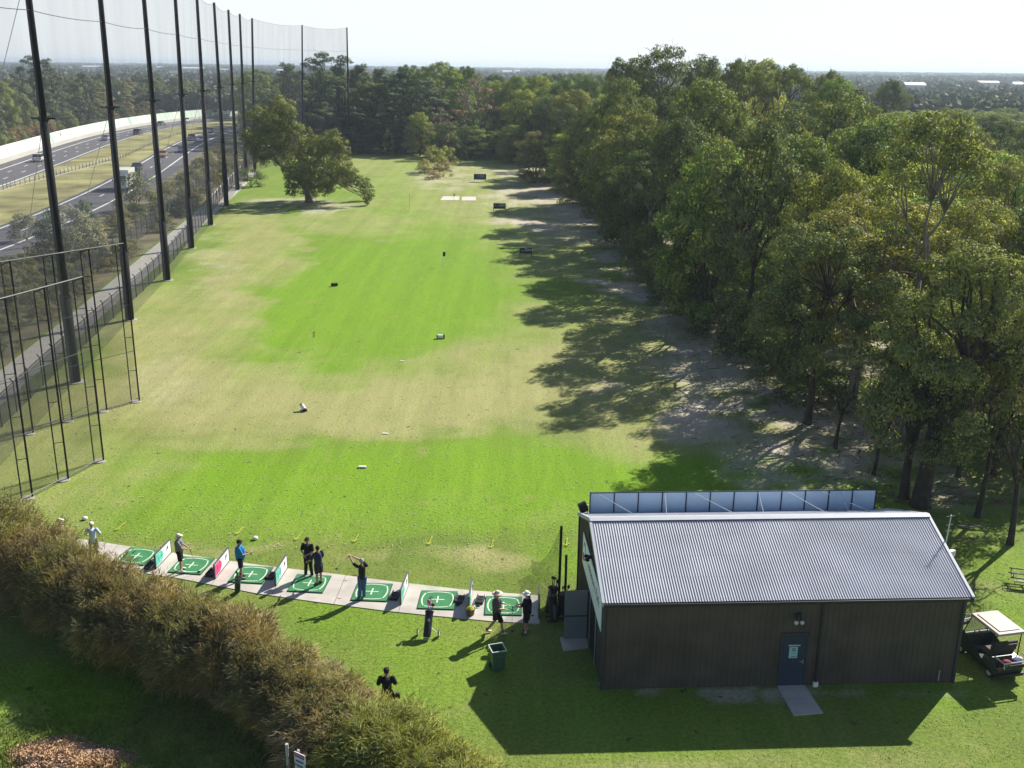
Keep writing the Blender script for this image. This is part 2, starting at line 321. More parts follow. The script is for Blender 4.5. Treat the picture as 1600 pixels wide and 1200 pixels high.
# far plain: one sheet to the horizon just below the turf
fm = bpy.data.materials.new('plain'); fm.use_nodes = True; t = fm.node_tree; b = t.nodes['Principled BSDF']; b.inputs['Roughness'].default_value = .95; b.inputs['Specular IOR Level'].default_value = 0.05
g = nn(t, 'ShaderNodeNewGeometry'); n1 = nn(t, 'ShaderNodeTexNoise'); n1.inputs['Scale'].default_value = .012; n1.inputs['Detail'].default_value = 8; t.links.new(g.outputs['Position'], n1.inputs['Vector'])
n2 = nn(t, 'ShaderNodeTexNoise'); n2.inputs['Scale'].default_value = .35; n2.inputs['Detail'].default_value = 6; t.links.new(g.outputs['Position'], n2.inputs['Vector'])
cr = nn(t, 'ShaderNodeValToRGB'); cr.color_ramp.elements[0].position = .35; cr.color_ramp.elements[0].color = (.035, .055, .02, 1); cr.color_ramp.elements[1].position = .7; cr.color_ramp.elements[1].color = (.14, .15, .06, 1)
t.links.new(n1.outputs[0], cr.inputs[0]); s1 = nn(t, 'ShaderNodeVectorMath', operation='SCALE'); mr = nn(t, 'ShaderNodeMapRange'); mr.inputs[3].default_value = .5; mr.inputs[4].default_value = 1.5
t.links.new(n2.outputs[0], mr.inputs[0]); t.links.new(cr.outputs[0], s1.inputs[0]); t.links.new(mr.outputs[0], s1.inputs['Scale']); t.links.new(s1.outputs[0], b.inputs['Base Color'])
mb = MB(); S = 24000
mb.add([(-S, -200, -.06), (S, -200, -.06), (S, S, -.06), (-S, S, -.06)], [(0, 1, 2, 3)]); tag(mb.build('plain', fm), kind='structure')
# near grass blades (uncountable)
def blades(name, n, xr, yr, h0, h1, wd, keep=None):
    x = rng.uniform(*xr, n); y = rng.uniform(*yr, n)
    k = vnoise(x, y, .35, 61)+.6*vnoise(x, y, .13, 62) > rng.uniform(.15, 1.2, n)
    k &= rng.random(n) < np.clip((yr[1]-y)/9, 0, 1)
    if keep is not None: k &= keep(x, y)
    px, py = PX(x, y); k &= (px > -60) & (px < 1660) & (py < 1260)
    x = x[k]; y = y[k]; n = len(x); h = rng.uniform(h0, h1, n); a = rng.uniform(0, 2*np.pi, n); l = rng.normal(0, .5, (n, 2))*h[:, None]
    dx = np.cos(a)*wd; dy = np.sin(a)*wd
    V = np.zeros((n, 3, 3)); V[:, 0] = np.stack([x-dx, y-dy, np.zeros(n)], -1); V[:, 1] = np.stack([x+dx, y+dy, np.zeros(n)], -1); V[:, 2] = np.stack([x+l[:, 0], y+l[:, 1], h], -1)
    z = turf(x, y); z = np.clip(z+rng.normal(0, .12, z.shape)*[1, 1, .0], 0, 1)
    return tag(link(name, npmesh(name, V.reshape(-1, 3), np.arange(3*n).reshape(n, 3), TURF, {'zone': np.repeat(z, 3, 0)})), 'short mown grass blades over the near lawn', 'grass', kind='stuff')
def notstrip(x, y):
    yb = np.interp(x, [-25, -17.2, -10.3, -4.3, 1.0], [44.2, 42.1, 40.2, 38.7, 38.0]); yf = np.interp(x, [-25, -14.2, -8.1, -3.3, 1.1], [41.8, 39.2, 37.3, 36.3, 35.7])
    s = (x < 1.2) & (y > yf-.03) & (y < yb+.03); bl = (x > 3.0) & (x < 16.3) & (y > 31.2) & (y < 39.2); sl_ = (x > 9.4) & (x < 10.9) & (y > 30) & (y < 32)
    sl2 = (x > 1.9) & (x < 3.1) & (y > 33.7) & (y < 34.8)
    return ~(s | bl | sl_ | sl2)
blades('grass', 130000, (-26, 22), (24, 50), .02, .04, .013, notstrip)
o = blades('grass', 60000, (-20, -6), (24, 34), .10, .24, .018, lambda x, y: ((x+9)*.55+(y-27)*.83 < 1.5)); o['label'] = 'longer rough grass around the wood chip heap below the hedge'
# ------------------------------------------------------------------ concrete strip, paths, slabs
CONC = mat('concrete', (.46, .43, .39), .9, var=.14, vscale=1.3, bump=.25, bscale=30)
def sheet(name, pts, z, m, kind='structure', th=None):
    mb = MB(); mb.add([(p[0], p[1], z) for p in pts], [tuple(range(len(pts)))]); return tag(mb.build(name, m), kind=kind)
sb = [(-25, 44.2), (-17.2, 42.05), (-13.2, 40.98), (-10.3, 40.25), (-7.7, 39.7), (-5.0, 39.05), (-1.6, 38.35), (1.2, 38.0)]
sf = [(1.2, 35.72), (-.8, 35.9), (-3.3, 36.3), (-5, 36.6), (-8.1, 37.3), (-10.5, 37.9), (-12, 38.4), (-14.2, 39.15), (-25, 41.9)]
mb = MB(); mb.prism((sb+sf)[::-1], -.02, .03); tag(mb.build('concrete_strip', CONC), kind='structure')
mb = MB()
for x in (-22.9, -20.2, -17.8, -15.25, -12.45, -9.75, -7.05, -4.36, -1.6):
    ya = float(np.interp(x, [p[0] for p in sf[::-1]], [p[1] for p in sf[::-1]]))+.02; yb2 = float(np.interp(x, [p[0] for p in sb], [p[1] for p in sb]))-.02
    mb.add([(x-.10, ya, .034), (x-.08, ya, .034), (x+.02, yb2, .034), (x, yb2, .034)], [(0, 1, 2, 3)])
tag(mb.build('concrete_joint', mat('joint_dark', (.12, .11, .10), .9)), kind='structure')
def twigs(n):
    g_ = np.random.default_rng(12); y = 48+g_.random(n)**1.6*110; wx_ = np.interp(y, [46.9, 49.3, 60.9, 69.8, 80.5, 92.5, 110.5, 142.4, 170.7], [20.8, 20.1, 18.6, 17.3, 15.5, 14.1, 12.8, 12.6, 10.2]); x = wx_+g_.normal(2, 4.2, n)
    a = g_.random(n)*np.pi; L = g_.uniform(.10, .65, n); w_ = L*.035+.008; P = np.stack([x, y, g_.uniform(.012, .03, n)], -1); u = np.stack([np.cos(a)*L, np.sin(a)*L, np.zeros(n)], -1)/2; v = np.stack([-np.sin(a)*w_, np.cos(a)*w_, np.zeros(n)], -1)
    V_ = np.stack([P-u-v, P+u-v, P+u*.9+v+[0, 0, .02], P-u*.9+v+[0, 0, .02]], 1).reshape(-1, 3)
    tag(link('litter', npmesh('litter', V_, np.arange(4*n).reshape(n, 4), mat('litter', (.16, .12, .085), .95, var=.6, vscale=1.2))), 'fallen bark and twigs strewn over the sandy wood edge', 'litter', kind='stuff')
twigs(5000)
# footpath beside the fence
def fitline(pts, d=2):
    g_ = np.array([G(*p)[:2] for p in pts]); return np.polyfit(g_[:, 1], g_[:, 0], d)
def strip(name, left, right, ys, z, m, kind='structure'):
    mb = MB(); n = len(ys); vs = []
    for y in ys: vs += [(left(y), y, z), (right(y), y, z)]
    mb.add(vs, [(2*i, 2*i+1, 2*i+3, 2*i+2) for i in range(n-1)]); return tag(mb.build(name, m), kind=kind)
pl = fitline([(0, 577), (50, 532), (112, 497), (187, 435), (250, 377), (292, 337), (345, 300)], 2)
PATHX = lambda y: float(np.polyval(pl, y))
strip('footpath', lambda y: PATHX(y), lambda y: PATHX(y)+2.5+.004*y, np.arange(44, 215, 6.), .006, mat('path_concrete', (.42, .40, .36), .9, var=.1, vscale=.8, bump=.2))
fx = [(58.3, -30.6), (71, -32.4), (83, -33.9), (96, -35.4), (112, -37.6), (139, -42.2), (167, -47.2), (219, -55.5)]
FENX = lambda y: float(np.interp(y, [40]+[a for a, b_ in fx], [-28.6]+[b_ for a, b_ in fx]))
# verge and scrub soil between path and freeway
soil = mat('verge_soil', (.17, .15, .08), .95, var=.45, vscale=.25, bump=.5, bscale=3)
# ------------------------------------------------------------------ FREEWAY
bp = []
for L, off in (([(0, 396), (35, 380), (80, 360), (147, 325), (180, 309), (207, 294), (235, 276), (250, 267)], -6.8), ([(0, 356), (77, 325), (135, 300), (174, 280), (222, 255), (282, 225), (317, 209)], 0),
               ([(40, 274), (82, 259), (165, 231), (182, 225), (240, 209), (284, 194)], 17), ([(0, 258), (40, 242), (80, 230), (170, 210), (180, 204), (234, 194), (284, 187), (336, 184), (380, 181)], 28.5)):
    for p in L: q = G(*p); bp.append((q[1], q[0]+off))
bp = np.array(bp); BF = np.polyfit(bp[:, 0], bp[:, 1], 3)
def BASE(y): return float(np.polyval(BF, min(y, 440)))+(max(y-440, 0)*.35)
ys = np.arange(60, 620, 8.)
ASPH = mat('asphalt', (.115, .113, .125), .85, var=.12, vscale=.4, bump=.15, bscale=8)
strip('verge', lambda y: BASE(y)-1.5, lambda y: max(PATHX(y) if y < 215 else PATHX(215), BASE(y)+12), ys[ys < 330], -.03, soil)
MEDM = mat('median_grass', (.27, .255, .10), .95, var=.5, vscale=.12, bump=.4, bscale=4)
strip('median_verge', lambda y: BASE(y)-18, lambda y: BASE(y)-.8, ys, -.02, MEDM)
strip('freeway', lambda y: BASE(y)-1.0, lambda y: BASE(y)+9.6, ys, -.01, ASPH)
strip('freeway', lambda y: BASE(y)-28.6, lambda y: BASE(y)-16.2, ys, -.01, ASPH)
WP = mat('road_paint', (.80, .80, .78), .7, var=.08, vscale=2)
def linem(off, wd, dash=None):
    mb = MB(); y = 60.0
    while y < 600:
        L = 6.0 if dash is None else 3.0
        mb.add([(BASE(y)+off-wd/2, y, -.004), (BASE(y)+off+wd/2, y, -.004), (BASE(y+L)+off+wd/2, y+L, -.004), (BASE(y+L)+off-wd/2, y+L, -.004)], [(0, 1, 2, 3)])
        y += L if dash is None else 12.0
    tag(mb.build('road_marking', WP), kind='structure')
for off in (0, 6.8, -17, -25.6): linem(off, .32)
for off in (3.4, -20.0, -22.8): linem(off, .22, 1)
# noise wall
tw = thing('noise_wall', 'long pale green and white panelled noise wall curving beside the far carriageway', 'wall', (BASE(230)-29.2, 230, 0))
PW = [mat('wall_white', (.78, .80, .74), .5, var=.06), mat('wall_pale_green', (.62, .76, .64), .5, var=.06), mat('wall_teal', (.38, .56, .50), .5, var=.08)]
ox, oy = tw.location.x, tw.location.y; bar = MB(); y = 150.0; yb = []
while y < 560:
    bar.add([(BASE(y)-28.7-ox, y-oy, 0), (BASE(y+4)-28.7-ox, y+4-oy, 0), (BASE(y+4)-28.9-ox, y+4-oy, .95), (BASE(y)-28.9-ox, y-oy, .95), (BASE(y)-29.3-ox, y-oy, .95), (BASE(y+4)-29.3-ox, y+4-oy, .95)], [(0, 1, 2, 3), (3, 2, 5, 4)])
    y += 4
bar.build('barrier', mat('wall_concrete', (.46, .45, .40), .85, var=.1), tw)
y = 150.0; k = 0; cnt = 0
while y < 560 and cnt < 98:
    L = random.choice([4.2, 4.2, 4.2, 2.0, 1.2]); m_ = PW[0] if y < 238 else random.choice([PW[1], PW[1], PW[0], PW[1], PW[2]] if L < 3 else [PW[1], PW[1], PW[0]])
    mb = MB(); x0, x1 = BASE(y)-29.1-ox, BASE(y+L-.18)-29.1-ox; a, b_ = y-oy, y+L-.18-oy; sk = .9; top = 3.35
    mb.add([(x0, a, .95), (x1, b_, .95), (x1-.5, b_-sk, top), (x0-.5, a-sk, top), (x0-.12, a, .95), (x1-.12, b_, .95), (x1-.62, b_-sk, top), (x0-.62, a-sk, top)], [(0, 1, 2, 3), (7, 6, 5, 4), (0, 3, 7, 4), (1, 5, 6, 2), (3, 2, 6, 7)])
    mb.build('panel', m_, tw); y += L; cnt += 1
# wire rope barrier in the median
tb = thing('rope_barrier', 'low wire rope barrier on short posts along the grassy median', 'barrier', (BASE(200)-13.5, 200, 0)); ox, oy = tb.location.x, tb.location.y
pm = mat('barrier_post', (.10, .10, .10), .6)
BX = lambda y: BASE(y)-(14.6-np.clip((y-180)/60, 0, 1)*8.5)
pst = MB().tube([(0, 0, 0), (0, 0, .95)], .06, 6).mesh('post', pm); n_ = 0; y = 165.0
while y < 330 and n_ < 95:
    o = link('post', pst, tb); o.location = (BX(y)-ox, y-oy, 0); y += 2.0; n_ += 1
for z in (.5, .7, .88):
    mb = MB(); mb.tube([(BX(q)-ox, q-oy, z) for q in np.arange(160, 332, 6.)], .015, 4); mb.build('rope', mat('galv', (.45, .46, .47), .5, .6), tb)
mb = MB(); q = [(BX(y_)-.35, y_) for y_ in np.arange(140, 235, 5.)]+[(BX(y_)+.45, y_) for y_ in np.arange(230, 139, -5.)]
mb.add([(a, b_, -.012) for a, b_ in q], [tuple(range(len(q)))]); tag(mb.build('mowing_strip', mat('pale_strip', (.45, .42, .34), .9)), kind='structure')
# ================================================================== TREES
LEAF = leaf_mat('leaf'); NEEDLE = leaf_mat('needle', .34, (1.25, 1.1, .55), .015)
BARK_D = mat('bark_dark', (.060, .048, .040), .95, var=.4, vscale=2.5, bump=.9, bscale=7)
BARK_G = mat('bark_grey', (.20, .175, .15), .9, var=.35, vscale=2, bump=.7, bscale=6)
BARK_P = mat('bark_pale', (.28, .24, .20), .85, var=.3, vscale=1.5, bump=.5, bscale=5)
def leafcloud(cs, rs, n_each, size, asp=.42, flat=.75, up=-.25, droop=.3, seed=0, shell=.72, par=None):
    """leaves through dome-like clumps; cs (k,3) centres, rs (k,) radii"""
    g = np.random.default_rng(seed); P = []; N = []; K = []
    for i, (c, r) in enumerate(zip(cs, rs)):
        n = max(6, int(n_each*r*r)); d = g.normal(size=(n*2, 3)); d /= np.linalg.norm(d, axis=1)[:, None]
        d = d[(d[:, 2] > up) | (g.random(len(d)) < .22)][:n]; n = len(d)
        q = shell+(1-shell)*g.random(n)**.6; q = np.where(g.random(n) < .16, g.random(n)*shell, q)
        lump = 1+.16*np.sin(d[:, 0]*5+i)*np.cos(d[:, 1]*6+2*i)+.10*np.sin(d[:, 2]*9+i*3)
        p = d*(q*lump)[:, None]*r; p[:, 2] *= flat
        P.append(c+p); e_ = d if par is None else d*.55+(c+p-par[i])/max(r, .3)*(.40 if r < .5 else .34); N.append(e_/(np.linalg.norm(e_, axis=1)[:, None]+1e-6)); K.append(np.full(n, g.uniform(-.18, .18)))
    P = np.concatenate(P); N = np.concatenate(N); K = np.concatenate(K); n = len(P)
    a = g.normal(size=(n, 3)); nrm = N*.9+g.normal(size=(n, 3))*.55; nrm /= np.linalg.norm(nrm, axis=1)[:, None]
    a[:, 2] -= droop; u = np.cross(nrm, a); u /= np.linalg.norm(u, axis=1)[:, None]+1e-9; v = np.cross(nrm, u)
    s = size*g.uniform(.6, 1.4, n)[:, None]; u *= s*asp; v *= s
    V = np.stack([P-v*.5, P+u*.5, P+v*.5, P-u*.5], 1).reshape(-1, 3); DN = np.repeat(N*[1, 1, 1.1], 4, 0)
    var = np.repeat(np.clip(g.normal(.5, .17, n)+K, 0, 1), 4)
    return V, np.arange(4*n).reshape(n, 4), {'var': var, 'dn': DN}
def branchy(mb, a, b, r0, r1, g, wob=.12, seg=4, n=6):
    a = np.array(a, float); b = np.array(b, float); L = np.linalg.norm(b-a); pts = []; rad = []
    for i in range(seg+1):
        t = i/seg; p = a*(1-t)+b*t; p = p+g.normal(size=3)*L*wob*.35*math.sin(math.pi*t); p[2] += L*.10*math.sin(math.pi*t)*(1 if b[2] > a[2] else 0)
        pts.append(p); rad.append(r0*(1-t)+r1*t)
    mb.tube(pts, rad, n); return pts
def make_tree(seed, H, R, crown_lo=.4, nclump=34, cr=(.22, .36), leaf=.26, dens=95, trunk_r=.3, asp=.42, flat=.75, forks=5, shape='dome', bark=None, mindist=.30, lean=(0, 0), sparse=0, twigs=0, up=-.25, lm=None):
    """returns (trunk mesh, crown mesh); base at the origin"""
    g = np.random.default_rng(seed); zl, zh = H*crown_lo, H; hc = zh-zl; cs = []; rs = []; tries = 0
    while len(cs) < nclump and tries < 6000:
        tries += 1; r = R*g.uniform(*cr)
        th = g.uniform(0, 2*np.pi); u = g.random()
        if shape == 'dome':
            t = g.random()**.6; z = zl+hc*t; rr = math.sqrt(max(0, 1-((t-.25)/.78)**2)) if t > .25 else .65+t*1.2
            rad = R*rr*math.sqrt(g.uniform(.25, 1))
        elif shape == 'cone':
            t = g.random()**.9; z = zl+hc*t; rad = R*(1-t*.85)*(.75+.3*g.random())
        elif shape == 'column':
            t = g.random(); z = zl+hc*t; rad = R*math.sqrt(max(.05, 1-abs(2*t-.85)**2.4))*math.sqrt(g.uniform(.3, 1))
        elif shape == 'umbrella':
            t = .72+.28*g.random(); rad = R*math.sqrt(g.random()); z = zl+hc*(1-.35*(rad/R)**2)*t
        lx, ly = lean[0]*(z/H), lean[1]*(z/H)
        c = np.array([rad*math.cos(th)+lx, rad*math.sin(th)+ly, z-r*flat*.7])
        if all(np.linalg.norm((c-q)*[1, 1, 1.15]) > mindist*R*(1 if shape != 'column' else .8) for q in cs): cs.append(c); rs.append(r)
    cs = np.array(cs); rs = np.array(rs)
    # finer sub-clumps give a broken outline
    sub = []; sr = []; par = []
    for c, r in zip(cs, rs):
        sub.append(c); sr.append(r*.8); par += [c-[0, 0, r*.5]]*6
        for _ in range(5):
            d = g.normal(size=3); d /= np.linalg.norm(d); d[2] = abs(d[2])*.8-.15; sub.append(c+d*r*[.85, .85, .7]); sr.append(r*g.uniform(.28, .5))
    sub = np.array(sub); sr = np.array(sr); par = np.array(par)
    if sparse: k = g.random(len(sub)) > sparse; sub, sr, par = sub[k], sr[k], par[k]
    V, F, var = leafcloud(sub, sr, dens, leaf, asp, flat, up=up, seed=seed+5, par=par)
    crown = npmesh('crown', V, F, lm or LEAF, var)
    mb = MB(); fz = H*min(crown_lo*1.05, .5); top = np.array([lean[0]*fz/H*.8, lean[1]*fz/H*.8, fz])
    kk = [np.array([0, 0, -.15]), np.array([0, 0, .25]), top*.45+g.normal(size=3)*[.12, .12, 0], top]
    mb.tube(kk, [trunk_r*1.5, trunk_r*1.08, trunk_r*.9, trunk_r*.72], 10)
    fk = []
    for i in range(forks):
        a = 2*np.pi*i/forks+g.uniform(-.4, .4); e = top+np.array([math.cos(a)*R*.38, math.sin(a)*R*.38, (H-fz)*g.uniform(.25, .5)]); e[:2] += np.array(lean)*.15
        branchy(mb, top-[0, 0, .1], e, trunk_r*.5, trunk_r*.3, g); fk.append(e)
    for c in cs:
        e = min(fk, key=lambda q: np.linalg.norm(q-c)); L = branchy(mb, e, c, trunk_r*.26, trunk_r*.07, g, seg=3, n=5)
        for _ in range(2+twigs):
            d = g.normal(size=3)*R*.14; d[2] = abs(d[2]); mb.tube([c, c+d], [trunk_r*.07, .012], 4, cap=False)
    return mb.mesh('trunk', bark or BARK_D, smooth=True), crown
def place_tree(proto, name, label, x, y, sx, sz, rz, col, group=None, cat='tree', z=0.0):
    t = thing(name, label, cat, (x, y, z), rz, group); t.scale = (sx, sx, sz)
    a = link('trunk', proto[0], t); c = link('crown', proto[1], t); c.color = (col[0]*2.2, col[1]*2.12, col[2]*2.0, 1); return t
GREENS = [(.085, .125, .022), (.070, .112, .024), (.115, .145, .025), (.060, .095, .028), (.135, .155, .030), (.085, .110, .034)]
# prototypes: canonical height 14, radius 4.6
EUC = [make_tree(11+i, 14, 4.8, .36, 40, cr=(.24, .38), leaf=.25, dens=210, trunk_r=.28) for i in range(4)]
LOW = [make_tree(31+i, 12, 4.6, .04, 60, cr=(.24, .38), leaf=.25, dens=190, trunk_r=.26) for i in range(3)]
UMB = [make_tree(41+i, 14, 5.2, .55, 30, cr=(.18, .28), leaf=.23, dens=210, trunk_r=.3, shape='umbrella', flat=.55, mindist=.24, bark=BARK_G) for i in range(2)]
PIN = [make_tree(51+i, 20, 5.0, .10, 62, cr=(.18, .30), leaf=.42, dens=85, trunk_r=.34, shape='column', flat=.8, mindist=.26) for i in range(3)]
BAR = [make_tree(61+i, 18, 5.0, .22, 46, cr=(.16, .26), leaf=.30, dens=42, trunk_r=.30, shape='column', flat=.9, mindist=.27, bark=BARK_G, twigs=5, sparse=.15) for i in range(1)]
BUSH = [make_tree(71+i, 3.4, 2.2, .02, 22, cr=(.26, .40), leaf=.17, dens=260, trunk_r=.07, mindist=.28, flat=.85) for i in range(3)]
# ---- woodland right of the range
bpx = [(845, 268), (900, 312), (945, 352), (985, 420), (1040, 478), (1100, 530), (1180, 590), (1262, 655), (1400, 770), (1450, 800)]
bw = np.array([G(*p)[:2] for p in bpx]); bw = bw[np.argsort(bw[:, 1])]
def WX(y): return float(np.interp(y, bw[:, 1], bw[:, 0]))
HC = [(1450, 385, 50), (1330, 318, 63), (1500, 312, 66), (1590, 400, 50), (1230, 205, 100), (1300, 140, 122), (1180, 165, 132), (1060, 125, 122), (1010, 72, 172), (1150, 90, 182), (1250, 112, 172), (950, 172, 152), (1040, 210, 108), (880, 130, 235), (900, 200, 180),
      (1400, 180, 105), (1480, 222, 110), (1500, 198, 150), (1580, 215, 135), (1560, 290, 80), (1350, 152, 210), (1450, 176, 230), (1400, 165, 300), (1550, 185, 260), (1590, 190, 200), (850, 135, 270), (1098, 218, 93), (1171, 245, 77), (1279, 255, 71), (998, 195, 121), (900, 170, 136), (1590, 300, 60), (1100, 200, 125)]
HP = np.array([[*atY(a, b, c)[:1], c, atY(a, b, c)[2]] for a, b, c in HC])
def HT(x, y):
    d = (HP[:, 0]-x)**2+(HP[:, 1]-y)**2*.5+4; w_ = 1/d**1.6; return float((w_*HP[:, 2]).sum()/w_.sum())
heroes = []
def hero(proto, name, label, bx, by, top, wpx, col, H0, R0_, cat='tree', group=None, rz=None, Y=None, lean=0):
    """base pixel or (px, distance); top pixel y; crown width in px"""
    p = G(bx, by) if Y is None else np.array([atY(bx, 500, Y)[0], Y, 0]); d = math.hypot(p[1], 21)*1.0
    h = atY(bx, top, p[1])[2]; r = wpx/FPX*p[1]/2
    heroes.append((p[0], p[1], r)); return place_tree(proto, name, label, p[0], p[1], r/R0_, h/H0, random.uniform(0, 6.3) if rz is None else rz, col, group, cat)
# nearest gums
big = make_tree(101, 12.6, 5.2, .30, 52, cr=(.17, .30), leaf=.17, dens=440, trunk_r=.50, forks=6, mindist=.20, lean=(1.2, 0))
hero(big, 'gum_tree', 'huge leafy gum with a thick dark forked trunk rising just behind the shed roof', 1437, 790, 385, 300, (.080, .100, .028), 12.6, 5.2, rz=.4)
sec = make_tree(102, 8, 3.2, .3, 34, cr=(.24, .38), leaf=.18, dens=300, trunk_r=.30, mindist=.26)
hero(sec, 'gum_tree', 'thinner gum stem standing against the left of the huge gum behind the shed', 1412, 778, 520, 170, (.075, .095, .030), 8, 3.2)
t3 = make_tree(103, 12.5, 4.6, .36, 44, cr=(.18, .32), leaf=.18, dens=370, trunk_r=.26, mindist=.24)
hero(t3, 'gum_tree', 'slim dark-trunked gum alone on the pale sand at the edge of the turf', 1262, 662, 345, 215, (.066, .088, .026), 12.5, 4.6)
t4 = make_tree(104, 13.5, 5.0, .32, 48, cr=(.18, .32), leaf=.18, dens=370, trunk_r=.3, mindist=.24, bark=BARK_P)
hero(t4, 'gum_tree', 'broad yellow-green gum with pale limbs, behind left of the huge gum', 1345, 0, 305, 290, (.120, .128, .028), 13.5, 5.0, Y=63)
hero(t4, 'gum_tree', 'rounded yellow-green gum crown behind right of the huge gum', 1500, 0, 308, 220, (.110, .125, .028), 13.5, 5.0, Y=66, rz=2.2)
hero(t3, 'gum_tree', 'dark gum crown spilling to the right edge of the picture above the golf cart', 1592, 0, 415, 190, (.072, .095, .026), 12.5, 4.6, Y=52, rz=3.)
tall = make_tree(105, 18.5, 3.4, .76, 34, cr=(.20, .34), leaf=.22, dens=200, trunk_r=.20, bark=BARK_G, forks=3, mindist=.24)
hero(tall, 'gum_tree', 'tall thin gum with bare forked pale trunk poking above the crowns near the shed', 1428, 0, 170, 170, (.085, .105, .030), 18.5, 3.4, Y=58, rz=1.)
sp = [make_tree(110+i, 6.5, 2.8, .35, 20, cr=(.2, .34), leaf=.14, dens=90, trunk_r=.20, mindist=.3, twigs=4, sparse=.25, lean=(.9, .3), bark=BARK_D) for i in range(2)]
for k, (a, b_, c, d, e, l) in enumerate([(1527, 808, 560, 130, 0, 'small leaning brown-leaved tree in the clearing right of the huge gum'), (1578, 850, 590, 150, 1, 'crooked sparse tree with dark trunk at the right edge above the trailer'),
                                         (1497, 745, 590, 100, 1, 'thin brownish sapling just right of the huge gum trunk'), (1600, 745, 520, 130, 0, 'sparse twiggy tree half cut by the right edge behind the crooked one'),
                                         (1305, 700, 560, 90, 0, 'dark twiggy tree on the sand between the slim gum and the huge gum'), (1365, 742, 600, 90, 1, 'low dark bushy tree left of the huge gum trunks')]):
    hero(sp[e], 'small_tree', l, a, b_, c, d, (.085, .070, .032) if k != 4 else (.055, .07, .026), 6.5, 2.8, rz=k*1.3)
# trees that show singly further up the edge
FEAT = [(EUC, 1230, 105, 208, 110, (.135, .150, .035), 14, 4.8, 'bright yellow-green gum crown in the middle of the right-hand wood'), (EUC, 1080, 118, 122, 150, (.075, .100, .026), 14, 4.8, 'tall gum with visible grey trunk near the middle of the wood edge'),
        (LOW, 1015, 172, 70, 130, (.062, .085, .026), 12, 4.6, 'tallest broad dark crown on the skyline right of the range'), (UMB, 962, 175, 82, 60, (.060, .080, .028), 14, 5.2, 'small feathery crown on the skyline left of the tallest crown'),
        (EUC, 1075, 175, 86, 90, (.065, .09, .026), 14, 4.8, 'rounded skyline crown just right of the tallest crown'), (UMB, 1135, 165, 84, 90, (.075, .098, .030), 14, 5.2, 'flat-topped open gum on the skyline right of the tallest crown'),
        (UMB, 1190, 170, 92, 90, (.070, .092, .030), 14, 5.2, 'airy flat-topped gum left of the lone umbrella gum on the skyline'), (UMB, 1258, 175, 108, 55, (.080, .100, .034), 14, 5.2, 'lone little umbrella gum at the right end of the high skyline'),
        (LOW, 1290, 118, 138, 150, (.072, .095, .028), 12, 4.6, 'big layered gum crown below the lone umbrella gum'), (LOW, 1210, 140, 168, 130, (.070, .092, .026), 12, 4.6, 'wide flat dark crown left of the big layered gum'),
        (EUC, 1350, 260, 124, 60, (.055, .078, .032), 14, 4.8, 'dark rounded crown standing on the hazy plain right of the wood skyline'), (LOW, 955, 150, 122, 110, (.066, .09, .024), 12, 4.6, 'dark spreading crown at the left shoulder of the high wood'),
        (EUC, 1415, 105, 178, 130, (.080, .10, .034), 14, 4.8, 'domed gum crown behind the thin pale-trunked gum'), (LOW, 1480, 118, 205, 110, (.090, .105, .030), 12, 4.6, 'olive crown right of the domed gum above the yellow-green crowns'),
        (LOW, 985, 121, 195, 110, (.050, .070, .022), 12, 4.6, 'dark green tree where the sandy edge narrows'), (EUC, 1050, 102, 222, 120, (.046, .064, .022), 12, 4.6, 'dense dark green tree beside the pale track'),
        (EUC, 1110, 93, 215, 130, (.085, .105, .026), 14, 4.8, 'gum with lit green crown right of the dense dark green one'), (EUC, 1171, 77, 243, 150, (.050, .068, .024), 12, 4.6, 'broad gum at the wood edge throwing the long shadow across the turf'),
        (EUC, 1279, 71, 252, 150, (.095, .115, .026), 14, 4.8, 'green-gold gum crown left of the broad yellow-green gum'), (EUC, 1540, 84, 250, 130, (.10, .115, .030), 14, 4.8, 'warm green rounded crown near the right edge behind the yellow-green gums'),
        (LOW, 832, 195, 192, 66, (.085, .092, .034), 14, 4.8, 'pale olive bushy tree at the far right corner of the turf'), (LOW, 878, 200, 160, 70, (.05, .07, .024), 12, 4.6, 'dark tree right of the pale olive one at the far corner'),
        (LOW, 910, 165, 168, 90, (.075, .09, .026), 12, 4.6, 'mid green tree with fingers of shade across the turf beside the yardage boards'), (EUC, 1590, 120, 205, 120, (.05, .065, .03), 14, 4.8, 'dark grey-green crown cut by the right edge on the hillside')]
for fam, px, Y, top, wpx, col, H0, R0_, l in FEAT:
    hero(random.choice(fam), 'gum_tree', l, px, 0, top, wpx, col, H0, R0_, Y=Y)
def poisson_fill(xr, yr, dist, keep, n=6000):
    out = []
    for _ in range(n):
        y = yr[0]+(yr[1]-yr[0])*random.random(); x = xr(y)[0]+(xr(y)[1]-xr(y)[0])*random.random(); d = dist(x, y)
        if not keep(x, y): continue
        if all((x-a)**2+(y-b_)**2 > (d*.5+r*.62)**2 for a, b_, r in heroes) and all((x-a)**2+(y-b_)**2 > d*d for a, b_ in out): out.append((x, y))
    return out
def inview(x, y, m=60):
    px, py = PX(x, y, 8.); return -m < px < 1600+m
fill = poisson_fill(lambda y: (WX(y)+1, .5*y+20), (56, 330), lambda x, y: 6.9+y*.012, lambda x, y: inview(x, y) and x > WX(y)+(2.5 if y < 80 else 1.0))
